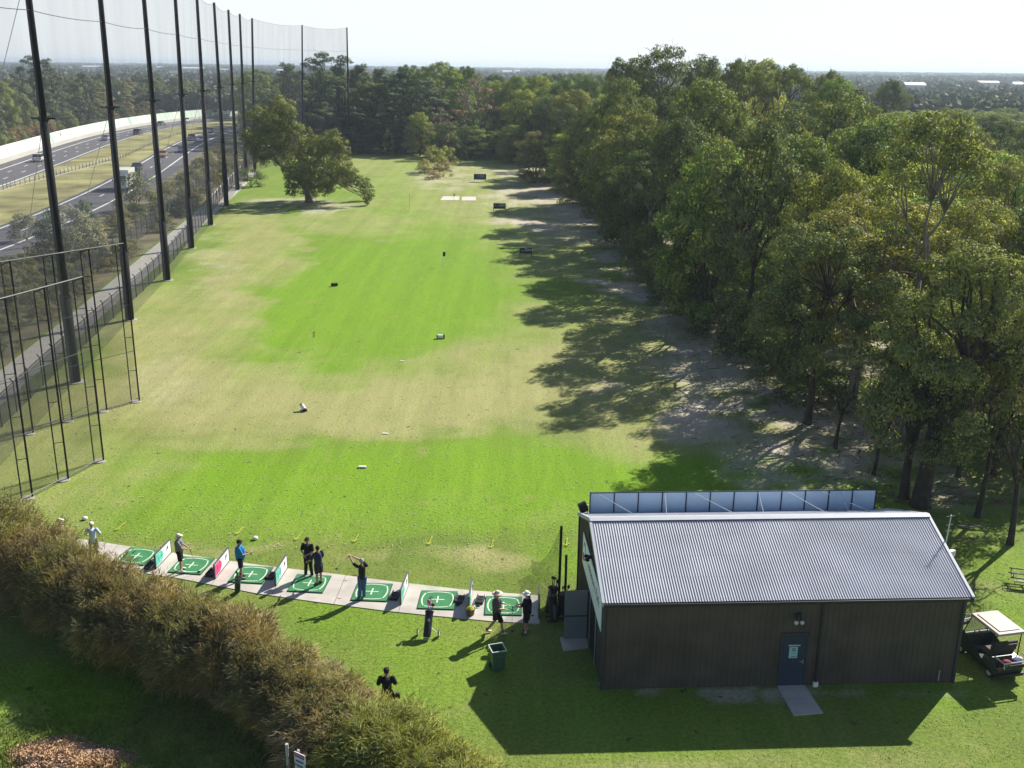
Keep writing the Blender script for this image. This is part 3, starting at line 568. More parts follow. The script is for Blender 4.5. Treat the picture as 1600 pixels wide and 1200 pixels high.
for x, y in fill:
    edge = x-WX(y) < 7; fam = LOW if random.random() < .3 else EUC
    if random.random() < .16 and (y > 110 or edge): fam = UMB
    h = HT(x, y)*random.uniform(.74, 1.05); H0 = 12 if fam is LOW else 14; R0_ = {id(LOW): 4.6, id(EUC): 4.8, id(UMB): 5.2}[id(fam)]; r = random.uniform(3.8, 5.6)*(1+y*.0008)
    c = random.choice(GREENS); k = random.uniform(.62, 1.32)*(.85 if edge else 1)
    zone_ = 'front rank of the right-hand wood' if edge else ('depth of the right-hand wood near the shed end' if y < 120 else ('middle of the right-hand wood' if y < 210 else 'far end of the right-hand wood'))
    place_tree(random.choice(fam), 'gum_tree', 'one of many gum trees in the '+zone_, x, y, r/R0_, h/H0, random.uniform(0, 6.3), tuple(v*k for v in c), 'gum trees in the '+zone_)
# low dark shrubs along the wood edge
n_ = 0
for y in np.arange(64, 215, 3.6):
    x = WX(y)+random.uniform(.5, 3.5)
    place_tree(random.choice(BUSH), 'shrub', 'low dark shrub in the understorey along the sandy edge of the right-hand wood', x, y, random.uniform(.8, 1.5), random.uniform(.8, 1.7), random.uniform(0, 6), (.05, .072, .022), 'understorey shrubs along the wood edge', 'shrub'); n_ += 1
# ---- trees across the far end of the range
BLUEG = [(.036, .062, .030), (.044, .070, .032), (.050, .074, .034), (.060, .080, .034)]
BACK = [(PIN, 428, 285, 120, 44), (PIN, 470, 280, 104, 46), (PIN, 500, 278, 94, 48), (PIN, 527, 280, 85, 52), (PIN, 552, 276, 92, 44), (PIN, 577, 276, 106, 40), (PIN, 604, 272, 112, 44), (PIN, 448, 268, 150, 50), (PIN, 492, 266, 128, 56), (PIN, 540, 266, 124, 56), (PIN, 585, 266, 136, 50), (PIN, 625, 264, 150, 48),
        (UMB, 648, 275, 97, 50), (UMB, 690, 272, 96, 60), (UMB, 728, 276, 99, 44), (PIN, 668, 262, 126, 54), (PIN, 615, 268, 122, 44), (PIN, 640, 270, 108, 44), (EUC, 800, 262, 118, 54), (EUC, 838, 262, 118, 54), (EUC, 872, 250, 122, 50), (EUC, 905, 245, 118, 46), (EUC, 770, 266, 126, 52),
        (LOW, 812, 245, 140, 58), (LOW, 850, 240, 150, 54), (LOW, 700, 250, 190, 44), (LOW, 772, 248, 205, 44), (LOW, 735, 246, 196, 56), (LOW, 660, 252, 175, 40), (LOW, 800, 236, 195, 46), (PIN, 515, 260, 165, 50), (PIN, 468, 258, 178, 44), (PIN, 560, 260, 170, 48), (PIN, 605, 258, 180, 44), (PIN, 640, 258, 190, 34)]
for k, (fam, px, Y, top, wpx) in enumerate(BACK):
    H0, R0_ = (20, 5.0) if fam is PIN else ((14, 5.2) if fam is UMB else ((12, 4.6) if fam is LOW else (14, 4.8)))
    nm, wd = ('pine_tree', 'blue-green pine') if fam is PIN else ('gum_tree', 'olive gum')
    side = 'behind the two end net poles' if px < 600 else ('between the end poles and the purple-brown tree' if px < 700 else 'right of the purple-brown tree beyond the far turf')
    hero(random.choice(fam), nm, ('skyline ' if top < 120 else 'front-rank ')+wd+' '+side, px, 0, top-(5 if fam is PIN else 0), wpx*(1.4 if fam is PIN else 1.15), random.choice(BLUEG if fam is PIN else GREENS[:4]), H0, R0_, Y=Y, group=('skyline ' if top < 120 else 'front-rank ')+wd+'s '+side)
hero(BAR[0], 'bare_tree', 'big purple-brown twiggy tree in the middle of the tree line beyond the range', 745, 0, 117, 82, (.115, .080, .072), 18, 5.0, Y=255)
hero(BAR[0], 'bare_tree', 'small purple-brown twiggy tree lower left of the big one beyond the range', 695, 0, 170, 44, (.125, .085, .070), 18, 5.0, Y=246, rz=2)
hero(BAR[0], 'bare_tree', 'low grey-brown twiggy tree at the foot of the pines beyond the range', 648, 0, 202, 34, (.11, .09, .075), 18, 5.0, Y=250, rz=4)
hero(PIN[0:1][0], 'conifer', 'little bright green conifer at the foot of the pines beyond the range', 613, 0, 202, 18, (.08, .14, .035), 20, 5.0, Y=252)
back = poisson_fill(lambda y: (-.25*y, .12*y), (268, 420), lambda x, y: 8.5, lambda x, y: True, 1500)
for x, y in back:
    h = random.uniform(15, 19); fam, H0, R0_ = random.choice([(PIN, 20, 5.0), (EUC, 14, 4.8), (LOW, 12, 4.6)])
    place_tree(random.choice(fam), 'gum_tree' if fam is not PIN else 'pine_tree', 'tall tree crowded behind the first ranks beyond the far end of the range', x, y, 4.8/R0_, h/H0, random.uniform(0, 6), random.choice(BLUEG+GREENS[:2]), 'trees crowded beyond the far end of the range')
for y in np.arange(0, 1, .035):
    x = -46+y*60; yy = 259+random.uniform(-2, 2)-(14*max(0, y-.55)/.45)
    place_tree(random.choice(BUSH), 'shrub', 'dark shrub in the band at the foot of the trees beyond the far turf', x, yy, random.uniform(.9, 1.5), random.uniform(.7, 1.5), random.uniform(0, 6), random.choice([(.05, .07, .028), (.07, .08, .03), (.045, .06, .03)]), 'shrubs at the foot of the far trees', 'shrub')
# island of scrub on the far turf
for k, (px, py, s, sz, col, l) in enumerate([(678, 268, 1.15, 1.6, (.13, .145, .04), 'yellow-green bush, tallest in the scrub island on the far turf'), (700, 262, 1.1, 1.4, (.115, .13, .038), 'light green bush at the right of the scrub island'), (664, 272, .8, .9, (.13, .12, .05), 'small straw-green bush at the left of the scrub island'),
                                             (693, 276, .9, .9, (.14, .11, .06), 'brownish bush at the front of the scrub island'), (676, 280, .7, .5, (.16, .12, .07), 'low russet bush at the very front of the scrub island'), (706, 250, 1.3, 1.9, (.10, .12, .04), 'taller bush at the back of the scrub island')]):
    q = G(px, py); place_tree(BUSH[k % 3], 'shrub', l, q[0], q[1], s, sz, k, col, None, 'shrub')
# spreading tree on the left of the range
g0 = G(483, 316)
def spreading():
    g = np.random.default_rng(5); cs = []; rs = []
    L = [(415, 200, 2.0), (440, 168, 1.9), (405, 178, 1.6), (430, 185, 2.2), (395, 222, 1.8), (412, 245, 1.7), (440, 215, 2.4), (465, 195, 1.8), (470, 228, 2.4), (445, 250, 2.2), (500, 222, 2.0), (520, 225, 1.9), (535, 240, 1.7), (500, 250, 2.4), (478, 262, 2.4), (525, 262, 2.0), (545, 268, 1.7), (560, 285, 1.5), (567, 300, 1.1), (530, 285, 1.8), (505, 282, 2.2), (480, 290, 2.0), (455, 278, 1.9), (455, 298, 1.2), (425, 225, 2.2), (388, 212, 1.2), (450, 180, 1.6), (572, 308, .7), (512, 298, 1.4)]
    for px, py, r in L:
        for dy in (-2.2, 2.0):
            q = atY(px, py, g0[1]+dy*1.3); c = q-[g0[0], g0[1], 0]; c[2] = max(c[2], r*.6); cs.append(c+g.normal(size=3)*.4); rs.append(r*1.0)
    cs = np.array(cs); rs = np.array(rs); sub = [c for c in cs]; sr = [r*.8 for r in rs]
    for c, r in zip(cs, rs):
        for _ in range(6):
            d = g.normal(size=3); d /= np.linalg.norm(d); sub.append(c+d*r*.85); sr.append(r*g.uniform(.25, .45))
    V, F, var = leafcloud(np.array(sub), np.array(sr), 230, .28, .45, .8, up=-.4, seed=9); mb = MB(); f0 = np.array([-.5, 0, 2.2])
    mb.tube([(0, 0, -.1), (-.1, 0, .8), f0], [.75, .5, .42], 10); fk = []
    for px, py in ((440, 260), (470, 240), (510, 275), (500, 245), (455, 225)):
        q = atY(px, py, g0[1])-[g0[0], g0[1], 0]; branchy(mb, f0, q, .3, .15, g); fk.append(q)
    for c in cs: e = min(fk, key=lambda q: np.linalg.norm(q-c)); branchy(mb, e, c, .13, .04, g, n=5)
    return mb.mesh('trunk', BARK_G, True), npmesh('crown', V, F, LEAF, var)
place_tree(spreading(), 'spreading_tree', 'wide lopsided tree standing alone on the turf by the net poles', g0[0], g0[1], 1, 1, 0, (.068, .084, .021))
q = G(392, 292); place_tree(BUSH[0], 'shrub', 'round dark shrub at the foot of the far net poles beside the spreading tree', q[0], q[1], 1.2, 1.0, 0, (.05, .075, .025), None, 'shrub')
# ---- beyond the freeway on the left
for k, (fam, px, Y, top, wpx, col, l) in enumerate([(PIN, 5, 236, 62, 84, (.030, .045, .026), 'tallest black-green pine cut by the left edge beyond the noise wall'), (PIN, 92, 330, 86, 58, (.046, .066, .036), 'left of the twin dark pines beyond the freeway'), (PIN, 116, 335, 92, 52, (.046, .066, .038), 'right of the twin dark pines beyond the freeway'),
                                                    (PIN, 172, 345, 114, 46, (.05, .07, .042), 'dark pine seen between the second and third net poles'), (PIN, -25, 236, 84, 70, (.034, .052, .028), 'dark pine just outside the tallest pine at the left edge'), (LOW, 40, 264, 122, 60, (.085, .11, .03), 'mid green tree right of the tallest pine beyond the wall'),
                                                    (LOW, 72, 290, 145, 50, (.08, .10, .035), 'olive tree under the twin dark pines'), (BAR, 22, 252, 155, 40, (.12, .085, .07), 'brown bare tree under the tallest pine')]):
    H0, R0_ = {id(PIN): (20, 5.0), id(LOW): (12, 4.6), id(BAR): (18, 5.0)}[id(fam)]; hero(random.choice(fam), 'pine_tree' if fam is PIN else 'tree', l, px, 0, top, wpx, col, H0, R0_, Y=Y)
left = poisson_fill(lambda y: (BASE(y)-.16*y-75, BASE(y)-33), (215, 560), lambda x, y: 6.5+(y-200)*.012, lambda x, y: inview(x, y, 40), 5000)
for x, y in left:
    dw = BASE(y)-32-x; h = min(3.0+dw*.28, random.uniform(9, 16) if y > 300 else random.uniform(9, 13)); fam, H0, R0_ = random.choice([(LOW, 12, 4.6), (LOW, 12, 4.6), (PIN, 20, 5.0), (EUC, 14, 4.8)])
    if h < 7: fam, H0, R0_ = LOW, 12, 4.6
    col = random.choice([(.07, .09, .03), (.085, .10, .035), (.06, .08, .032), (.05, .07, .032), (.11, .095, .05)])
    z_ = 'low scrubby slope just above the noise wall' if dw < 16 else 'wood beyond the freeway'
    place_tree(random.choice(fam), 'tree', 'one of the mixed trees on the '+z_, x, y, min(4.6, h*.5)/R0_*random.uniform(.9, 1.2), h/H0, random.uniform(0, 6), col, 'mixed trees on the '+z_)
for k in range(16):
    px = -5+k*6.5; q = G(px, 247-k*1.7); d = 2.5
    place_tree(BUSH[k % 3], 'shrub', 'green or rust coloured shrub looking over the near end of the noise wall', BASE(q[1])-33.5-random.random()*3, q[1]+random.uniform(0, 6), 1.3, 1.7, k, random.choice([(.09, .11, .03), (.10, .06, .035), (.08, .11, .03), (.06, .09, .03)]), 'shrubs above the noise wall', 'shrub')
# ---- scrub between the footpath and the freeway
SC = []
for _ in range(2500):
    y = 62+random.random()**1.2*190; x0, x1 = BASE(y)+12.6, (PATHX(min(y, 215)))-1.2
    if x1-x0 < 1: continue
    x = random.uniform(x0, x1)
    if not inview(x, y, 30) or fbm(x, y, 9, 4) < .36: continue
    if all((x-a)**2+(y-b_)**2 > (1.55+y*.004)**2 for a, b_ in SC): SC.append((x, y))
for x, y in SC:
    tall_ = x-(BASE(y)+13.2) < 5; s = random.uniform(.42, .78)*(.8 if tall_ else .9)
    col, wd = random.choice([((.085, .095, .055), 'grey-green'), ((.075, .085, .045), 'grey-green'), ((.10, .10, .035), 'olive'), ((.10, .10, .04), 'olive'), ((.06, .075, .03), 'dark green')])
    place_tree(random.choice(BUSH), 'shrub', wd+' shrub in the scrub strip between footpath and freeway', x, y, s, s*random.uniform(.6, .95), random.uniform(0, 6), col, wd+' shrubs between footpath and freeway', 'shrub')
for k, (px, py, s, c, l) in enumerate([(108, 398, 1.45, (.125, .135, .10), 'largest silvery bush, just right of the nearest net pole by the freeway'), (42, 376, .9, (.12, .13, .09), 'silvery bush at the freeway edge left of the nearest net pole'), (136, 348, .8, (.06, .085, .04), 'dark upright bush at the freeway edge left of the second pole'), (140, 415, 1.2, (.12, .13, .09), 'silvery bush below the largest one'), (76, 395, 1.0, (.035, .04, .02), 'nearly black low bush left of the nearest pole'), (215, 330, 1.5, (.085, .10, .04), 'olive bush seen between the third and fourth poles')]):
    q = G(px, py); place_tree(BUSH[k % 3], 'shrub', l, q[0], q[1], s, s*1.15, k, c, None, 'shrub')
# ---- distant woods and suburbs on the plain (one mass)
FS = [(1430, 144, 30, 'long white roof flashing at the right of the plain'), (1545, 138, 30, 'grey low building on the plain near the right edge'), (1590, 141, 14, 'pale strip roof at the right edge of the plain'), (1405, 127, 6, 'tiny white house left on the right-hand plain'), (1300, 121, 8, 'tiny pale roof above the wood at the right'),
      (142, 110, 26, 'white warehouse between the first and second net poles'), (186, 101.5, 16, 'farthest white warehouse right of the second pole'), (250, 109, 10, 'small white roof left of the fourth pole'), (300, 113.5, 30, 'long white warehouse between the fifth and sixth poles'), (272, 122, 16, 'brownish field shed between the fourth and fifth poles'), (350, 115, 12, 'white shed near the seventh pole'),
      (445, 116, 26, 'white warehouse left of the end poles'), (790, 116, 18, 'white shed roofs above the purple-brown tree'), (808, 115, 8, 'small white roof left of the lone far tree'), (55, 108, 10, 'white roof left of the first pole')]
def far_wood():
    g = np.random.default_rng(3); n = 15000
    y = 420+ (g.random(n)**1.8)*5200; px = g.uniform(-60, 1660, n); d = np.array([ray(p, 103)[0]/ray(p, 103)[1] for p in px]); x = d*y
    k = (fbm(x, y, 220, 3) > .44) | (y < 700)
    pxs = PX(x, y)[0]
    for fpx, fpy, fw, _l in FS:
        yb_ = G(fpx, fpy)[1]; k &= ~((np.abs(pxs-fpx) < fw*.6+3) & (y > yb_*.62) & (y < yb_*1.15))
    k &= ~((px > 380) & (px < 1250) & (y < 520)); x, y = x[k], y[k]; n = len(x)
    hh = g.uniform(6, 12, n)*(1+.15*(y > 1500)); m = 26; V = []; s = 1.0+y*.0016
    c = np.stack([x, y, hh*.55], -1); dd = g.normal(size=(n, m, 3)); dd /= np.linalg.norm(dd, axis=2)[:, :, None]; dd[..., 2] = np.abs(dd[..., 2])*1.0-.35
    P = c[:, None, :]+dd*np.stack([3.6*s, 3.6*s, hh*.5], -1)[:, None, :]*g.uniform(.6, 1, (n, m, 1)); P = P.reshape(-1, 3)
    nr = dd.reshape(-1, 3)+g.normal(size=(n*m, 3))*.5; nr /= np.linalg.norm(nr, axis=1)[:, None]; a = g.normal(size=(n*m, 3)); u = np.cross(nr, a); u /= np.linalg.norm(u, axis=1)[:, None]; v = np.cross(nr, u)
    sz = np.repeat(1.15*s, m)[:, None]; V = np.stack([P-v*sz*.6, P+u*sz*.6, P+v*sz*.6, P-u*sz*.6], 1).reshape(-1, 3); V[:, 2] = np.maximum(V[:, 2], .1)
    o = link('distant_woodland', npmesh('distant_woodland', V, np.arange(len(V)).reshape(-1, 4), LEAF, {'var': np.repeat(np.clip(g.normal(.45, .12, n), 0, 1), m*4), 'dn': np.repeat(dd.reshape(-1, 3), 4, 0)})); o.color = (.046, .066, .046, 1)
    tag(o, 'distant mass of treetops covering the hazy plain', 'woodland', kind='stuff')
far_wood()
# ================================================================== FOREGROUND HEDGE
def needle_shrub(seed, R, H, nplume=440, per=62):
    g = np.random.default_rng(seed); th = g.uniform(0, 2*np.pi, nplume); el = np.arcsin(np.clip(g.uniform(-.35, 1, nplume)**1.0, -1, 1)); lump = 1+.14*np.sin(th*3+seed)+.10*np.cos(th*5+el*4)
    d = np.stack([np.cos(th)*np.cos(el), np.sin(th)*np.cos(el), np.sin(el)], -1); q = (g.uniform(.62, 1.0, nplume)*lump)[:, None]
    c = d*q*[R, R, H*.55]; c[:, 2] += H*.46
    ax = d*[1, 1, .55]+[0, 0, .45]+g.normal(size=(nplume, 3))*.35; ax /= np.linalg.norm(ax, axis=1)[:, None]
    P = np.repeat(c, per, 0); A = np.repeat(ax, per, 0); n = len(P); tt = g.random(n); L = g.uniform(.22, .46, n)
    base = P+A*(tt*.45-.25)[:, None]+g.normal(size=(n, 3))*.10
    dr = A+g.normal(size=(n, 3))*.55; dr[:, 2] += .05; dr /= np.linalg.norm(dr, axis=1)[:, None]; tip = base+dr*L[:, None]; tip[:, 2] -= L*L*.5
    sd_ = np.cross(dr, g.normal(size=(n, 3))); sd_ /= np.linalg.norm(sd_, axis=1)[:, None]; wd = .0125
    mid = (base+tip)/2+[0, 0, .02]
    V = np.stack([base, mid+sd_*wd, tip, mid-sd_*wd], 1).reshape(-1, 3); V[:, 2] = np.maximum(V[:, 2], .02)
    var = np.repeat(np.clip(np.repeat(g.normal(.5, .22, nplume), per)+g.normal(0, .12, n), 0, 1), 4)
    crown = npmesh('foliage', V, np.arange(4*n).reshape(n, 4), NEEDLE, {'var': var, 'dn': np.repeat(np.repeat(d*.7, per, 0), 4, 0)}); mb = MB()
    for i in range(7):
        a = g.uniform(0, 6.3); e = np.array([math.cos(a)*R*.6, math.sin(a)*R*.6, H*.75]); branchy(mb, (math.cos(a)*.15, math.sin(a)*.15, 0), e, .05, .015, g)
        for _ in range(4): mb.tube([e*.7, e*.7+g.normal(size=3)*.5+[0, 0, .4]], [.015, .006], 4, cap=False)
    return mb.mesh('stems', BARK_D, True), crown
NS = [needle_shrub(200+i, 1.55, 2.7) for i in range(4)]
line = [(-23.4, 40.6), (-21.3, 38.6), (-19.0, 37.0), (-17.2, 35.6), (-15.2, 34.3), (-13.3, 33.1), (-11.4, 31.9), (-9.6, 30.9), (-8.1, 29.9), (-6.8, 28.9), (-5.6, 27.9), (-4.4, 26.9), (-3.2, 25.8), (-2.1, 24.7)]
ORD = ['first', 'second', 'third', 'fourth', 'fifth', 'sixth', 'seventh', 'eighth', 'ninth', 'tenth', 'eleventh', 'twelfth', 'thirteenth', 'fourteenth']
BR = [(.178, .162, .078), (.155, .156, .070), (.188, .158, .082), (.162, .162, .072), (.170, .150, .078)]
hn = 0
for row, (off, nm) in enumerate(((0.0, 'range-side'), (1.45, 'near-side'))):
    for i, (x, y) in enumerate(line):
        off = off*(1 if i > 6 else .45+.09*i); x2, y2 = x-.62*off+random.uniform(-.15, .15), y-.78*off+random.uniform(-.15, .15)
        if row: x2 += .6; y2 -= .5
        t = thing('hedge_shrub', '%s shrub from the left in the %s row of the brown hedge' % (ORD[i], nm), 'shrub', (x2, y2, 0), random.uniform(0, 6.3), 'shrubs of the brown hedge')
        s = random.uniform(.92, 1.12); h = random.uniform(.9, 1.12)*(1.12 if i < 2 and row == 0 else 1.06 if i < 5 and row == 0 else 1.0); t.scale = (s, s, h*(.76 if i >= 9 else .86 if i == 8 else 1.0))
        p = NS[(i*3+row) % 4]; link('stems', p[0], t); c = link('foliage', p[1], t); c.color = tuple(v*1.55 for v in (BR[(i+row*2) % 5] if not (i >= 11) else (.17, .195, .055)))+(1,)
# wood chip heap at the lower left
hx, hy = G(95, 1195)[:2]
mb = MB(); n = 26; rg = 9; vs = []
for j in range(rg+1):
    for i in range(n):
        a = 2*math.pi*i/n; r = j/rg; q = 1+.18*math.sin(a*3+1)+.1*math.sin(a*5); vs.append((hx+math.cos(a)*r*1.7*q, hy+math.sin(a)*r*1.25*q, .30*(1-r**1.6)+.10*vnoise(math.cos(a)*r*5, math.sin(a)*r*5, 1, 3)-.06))
mb.add(vs, [(j*n+i, j*n+(i+1) % n, (j+1)*n+(i+1) % n, (j+1)*n+i) for j in range(rg) for i in range(n)])
hp = thing('mulch_heap', 'low heap of pinkish brown wood chips on the grass at the lower left corner', 'mulch heap', (0, 0, 0)); mb.build('heap', mat('mulch', (.30, .20, .145), .95, var=.55, vscale=9, bump=1.0, bscale=40), hp, True)
g = np.random.default_rng(8); n = 9000; r = np.sqrt(g.random(n))*1.12; a = g.random(n)*2*np.pi; q = 1+.18*np.sin(a*3+1)+.1*np.sin(a*5)
P = np.stack([hx+np.cos(a)*r*1.7*q, hy+np.sin(a)*r*1.25*q, .30*(1-np.minimum(r, 1)**1.6)+.10*vnoise(np.cos(a)*r*5, np.sin(a)*r*5, 1, 3)-.05+g.random(n)*.05], -1); P[:, 2] = np.maximum(P[:, 2], .01)
u = g.normal(size=(n, 3)); u /= np.linalg.norm(u, axis=1)[:, None]; v = np.cross(u, g.normal(size=(n, 3))); v /= np.linalg.norm(v, axis=1)[:, None]
V = np.stack([P-u*.05-v*.012, P+u*.05-v*.012, P+u*.05+v*.012, P-u*.05+v*.012], 1).reshape(-1, 3)
o = link('chips', npmesh('chips', V, np.arange(4*n).reshape(n, 4), leaf_mat('chip', .0, gloss=.02), {'var': np.repeat(g.random(n), 4), 'dn': np.tile([0, 0, 1.], (4*n, 1))}), hp); o.color = (.50, .33, .24, 1); o['kind'] = 'stuff'
# ================================================================== SHED
TH = R_(3.2); shed = thing('shed', 'dark corrugated steel shed with pale ribbed roof beside the end of the hitting bays', 'building', (3.29, 31.37, 0), TH)
cw, sw = math.cos(TH), math.sin(TH)
def loc(x, y, z=0): dx, dy = x-3.29, y-31.37; return (dx*cw+dy*sw, -dx*sw+dy*cw, z)
BW, BD, EV, RV, RZ = 12.66, 7.2, 3.45, 3.9, 4.78
WALL = mat('wall_steel', (.085, .072, .060), .65, var=.22, vscale=.9, spec=.25, bump=.1, bscale=3); ROOF = mat('roof_steel', (.40, .42, .47), .6, 0, var=.13, vscale=.5, spec=.2)
TRIM = mat('trim_pale', (.40, .43, .48), .55, 0, var=.05); DARK = mat('dark_metal', (.030, .032, .036), .5, var=.1); GREY = mat('door_grey', (.16, .18, .20), .5, var=.06); NAVY = mat('door_navy', (.030, .045, .075), .45, var=.06); BLK = mat('black_plastic', (.02, .02, .022), .5, var=.1); WHT = mat('white_paint', (.78, .78, .76), .5, var=.04)
_t = ROOF.node_tree; _b = _t.nodes['Principled BSDF']; _src = _b.inputs['Base Color'].links[0].from_socket; _tc = nn(_t, 'ShaderNodeTexCoord'); _br = nn(_t, 'ShaderNodeTexBrick'); _br.offset = 0.0
_br.inputs['Color1'].default_value = (1, 1, 1, 1); _br.inputs['Color2'].default_value = (.90, .91, .93, 1); _br.inputs['Mortar'].default_value = (.80, .80, .82, 1); _br.inputs['Scale'].default_value = 1.0; _br.inputs['Mortar Size'].default_value = .012; _br.inputs['Brick Width'].default_value = .762; _br.inputs['Row Height'].default_value = .98
_t.links.new(_tc.outputs['Object'], _br.inputs['Vector']); _mx = nn(_t, 'ShaderNodeMix', data_type='RGBA', blend_type='MULTIPLY'); _mx.inputs[0].default_value = 1.0; _t.links.new(_src, _mx.inputs[6]); _t.links.new(_br.outputs[0], _mx.inputs[7]); _t.links.new(_mx.outputs[2], _b.inputs['Base Color'])
def topz(v): return EV+(RZ-EV)*(v/RV) if v < RV else RZ-(RZ-EV)*((v-RV)/(BD-RV))
def ribwall(name, a, b, zt, pitch=.20, dep=.025, out=(0, -1)):
    a = np.array(a, float); b = np.array(b, float); L = np.linalg.norm(b-a); d = (b-a)/L; n = int(L/pitch); vs = []; mb = MB()
    for i in range(n):
        for t, o_ in ((0, 0), (.30, 0), (.42, dep), (.58, dep), (.70, 0)):
            p = a+d*min(L, (i+t)*pitch); vs.append((p[0]+out[0]*o_, p[1]+out[1]*o_))
    vs.append(tuple(b)); V = []
    for p in vs: V += [(p[0], p[1], 0), (p[0], p[1], zt(p))]
    mb.add(V, [(2*i, 2*i+2, 2*i+3, 2*i+1) for i in range(len(vs)-1)]); return mb.build(name, WALL, shed)
ribwall('wall', (0, 0), (BW, 0), lambda p: EV-.02, out=(0, -1)); ribwall('wall', (0, BD), (BW, BD), lambda p: EV-.02, out=(0, 1))
ribwall('wall', (0, 0), (0, BD), lambda p: topz(p[1])-.03, out=(-1, 0)); ribwall('wall', (BW, 0), (BW, BD), lambda p: topz(p[1])-.03, out=(1, 0))
def roofslope(v0, z0, v1, z1, name):
    u = np.arange(-.06, BW+.26, .0127*.75); u = np.arange(-.06, BW+.26, .0127); h = .016*np.sin(u/.0952*2*np.pi); nrm = np.array([z1-z0, v1-v0]); V = np.zeros((len(u), 2, 3))
    V[:, 0] = np.stack([u, np.full_like(u, v0), z0+h+.03], -1); V[:, 1] = np.stack([u, np.full_like(u, v1), z1+h+.03], -1)
    V = V.reshape(-1, 3); n = len(u); i = np.arange(n-1); F = np.stack([2*i, 2*i+2, 2*i+3, 2*i+1], -1); return link(name, npmesh(name, V, F, ROOF, smooth=True), shed)
roofslope(-.12, EV, RV, RZ, 'roof'); roofslope(BD+.12, EV, RV, RZ, 'roof')
mb = MB(); mb.add([(-.10, RV-.22, RZ-.02+.035), (BW+.28, RV-.22, RZ-.02+.035), (BW+.28, RV, RZ+.062), (-.10, RV, RZ+.062), (BW+.28, RV+.22, RZ-.02+.02), (-.10, RV+.22, RZ-.02+.02)], [(0, 1, 2, 3), (3, 2, 4, 5)]); mb.build('ridge_cap', TRIM, shed)
for u0, u1 in ((-.13, -.03), (BW+.20, BW+.30)):
    mb = MB()
    for v0, z0, v1, z1 in ((-.14, EV, RV, RZ), (RV, RZ, BD+.14, EV)):
        mb.add([(u0, v0, z0-.10), (u1, v0, z0-.10), (u1, v0, z0+.06), (u0, v0, z0+.06), (u0, v1, z1-.10), (u1, v1, z1-.10), (u1, v1, z1+.06), (u0, v1, z1+.06)], [(0, 1, 2, 3), (4, 5, 6, 7), (0, 4, 7, 3), (1, 5, 6, 2), (3, 2, 6, 7), (0, 1, 5, 4)])
    mb.build('barge_cap', TRIM, shed)
mb = MB(); mb.box((BW/2+.1, -.135, EV-.06), (BW+.32, .11, .11)); mb.build('gutter', DARK, shed)
for u, v in ((-.03, -.03), (BW+.03, -.03), (-.03, BD+.03), (BW+.03, BD+.03)): mb = MB(); mb.box((u, v, 1.68), (.10, .10, 3.36)); mb.build('corner_trim', mat('corner_dark', (.045, .05, .062), .45, var=.05), shed)
# front door
D0 = loc(*G(1215, 1069)[:2])[0]; D1 = D0+.86
dr = MB(); dr.box(((D0+D1)/2, -.05, 1.03), (.84, .04, 2.04)); dr = dr.build('door', NAVY, shed)
mb = MB(); mb.box((D0-.04, -.045, 1.06), (.07, .06, 2.12)); mb.box((D1+.04, -.045, 1.06), (.07, .06, 2.12)); mb.box(((D0+D1)/2, -.045, 2.10), (.84, .06, .07)); mb.build('door_frame', mat('frame_dark', (.05, .055, .07), .5), dr)
mb = MB(); mb.box((D1-.10, -.085, 1.02), (.05, .03, .16)); mb.cyl((D1-.10, -.10, 1.02), (D1-.22, -.10, 1.02), .011, 6); mb.build('handle', mat('chrome', (.6, .6, .6), .3, .9), dr)
mb = MB(); mb.box(((D0+D1)/2-.02, -.076, 1.66), (.42, .008, .055)); mb.build('name_strip', mat('strip_grey', (.45, .5, .5), .5), dr)
nt_ = MB(); nt_.box(((D0+D1)/2-.04, -.076, 1.38), (.30, .008, .44)); nt_ = nt_.build('notice', mat('notice_teal', (.30, .55, .60), .5, var=.05), dr)
mb = MB(); mb.box(((D0+D1)/2-.03, -.0822, 1.53), (.12, .004, .04)); mb.box(((D0+D1)/2-.03, -.0822, 1.46), (.15, .004, .03)); mb.tube([((D0+D1)/2-.10, -.083, 1.38), ((D0+D1)/2-.03, -.083, 1.35), ((D0+D1)/2+.04, -.083, 1.38)], .006, 4); mb.box(((D0+D1)/2-.02, -.0822, 1.22), (.18, .004, .02)); mb.build('notice_print', NAVY, nt_)
mb = MB(); mb.box((D0+.42, -.07, 2.86), (.22, .10, .12)); mb.cyl((D0+.36, -.12, 2.84), (D0+.33, -.22, 2.72), .03, 8); mb.cyl((D0+.48, -.12, 2.84), (D0+.52, -.22, 2.72), .03, 8); fl = mb.build('floodlight', BLK, shed)
for s in (-.1, .11): mb = MB(); mb.ell((D0+.42+s, -.24, 2.66), (.075, .075, .075)); mb.build('lamp', mat('lamp_white', (.6, .62, .6), .4), fl, True)
DU = loc(*G(1270, 1066)[:2])[0]
mb = MB(); mb.box((DU, -.07, 1.66), (.085, .07, 3.28)); mb.box((DU-.28, -.068, 3.31), (.5, .05, .05)); mb.build('downpipe', mat('pipe_dark', (.035, .035, .04), .5), shed)
mb = MB(); mb.box((DU, -.10, .09), (.17, .10, .18)); mb.cyl((DU-.03, -.13, .0), (DU-.03, -.13, .12), .03, 8); mb.build('drain_box', WHT, shed)
U_ = loc(*G(1465, 1067)[:2])[0]; mb = MB(); mb.box((U_, -.06, .32), (.035, .03, .42)); mb.build('conduit', mat('pipe_grey', (.30, .32, .34), .5), shed)
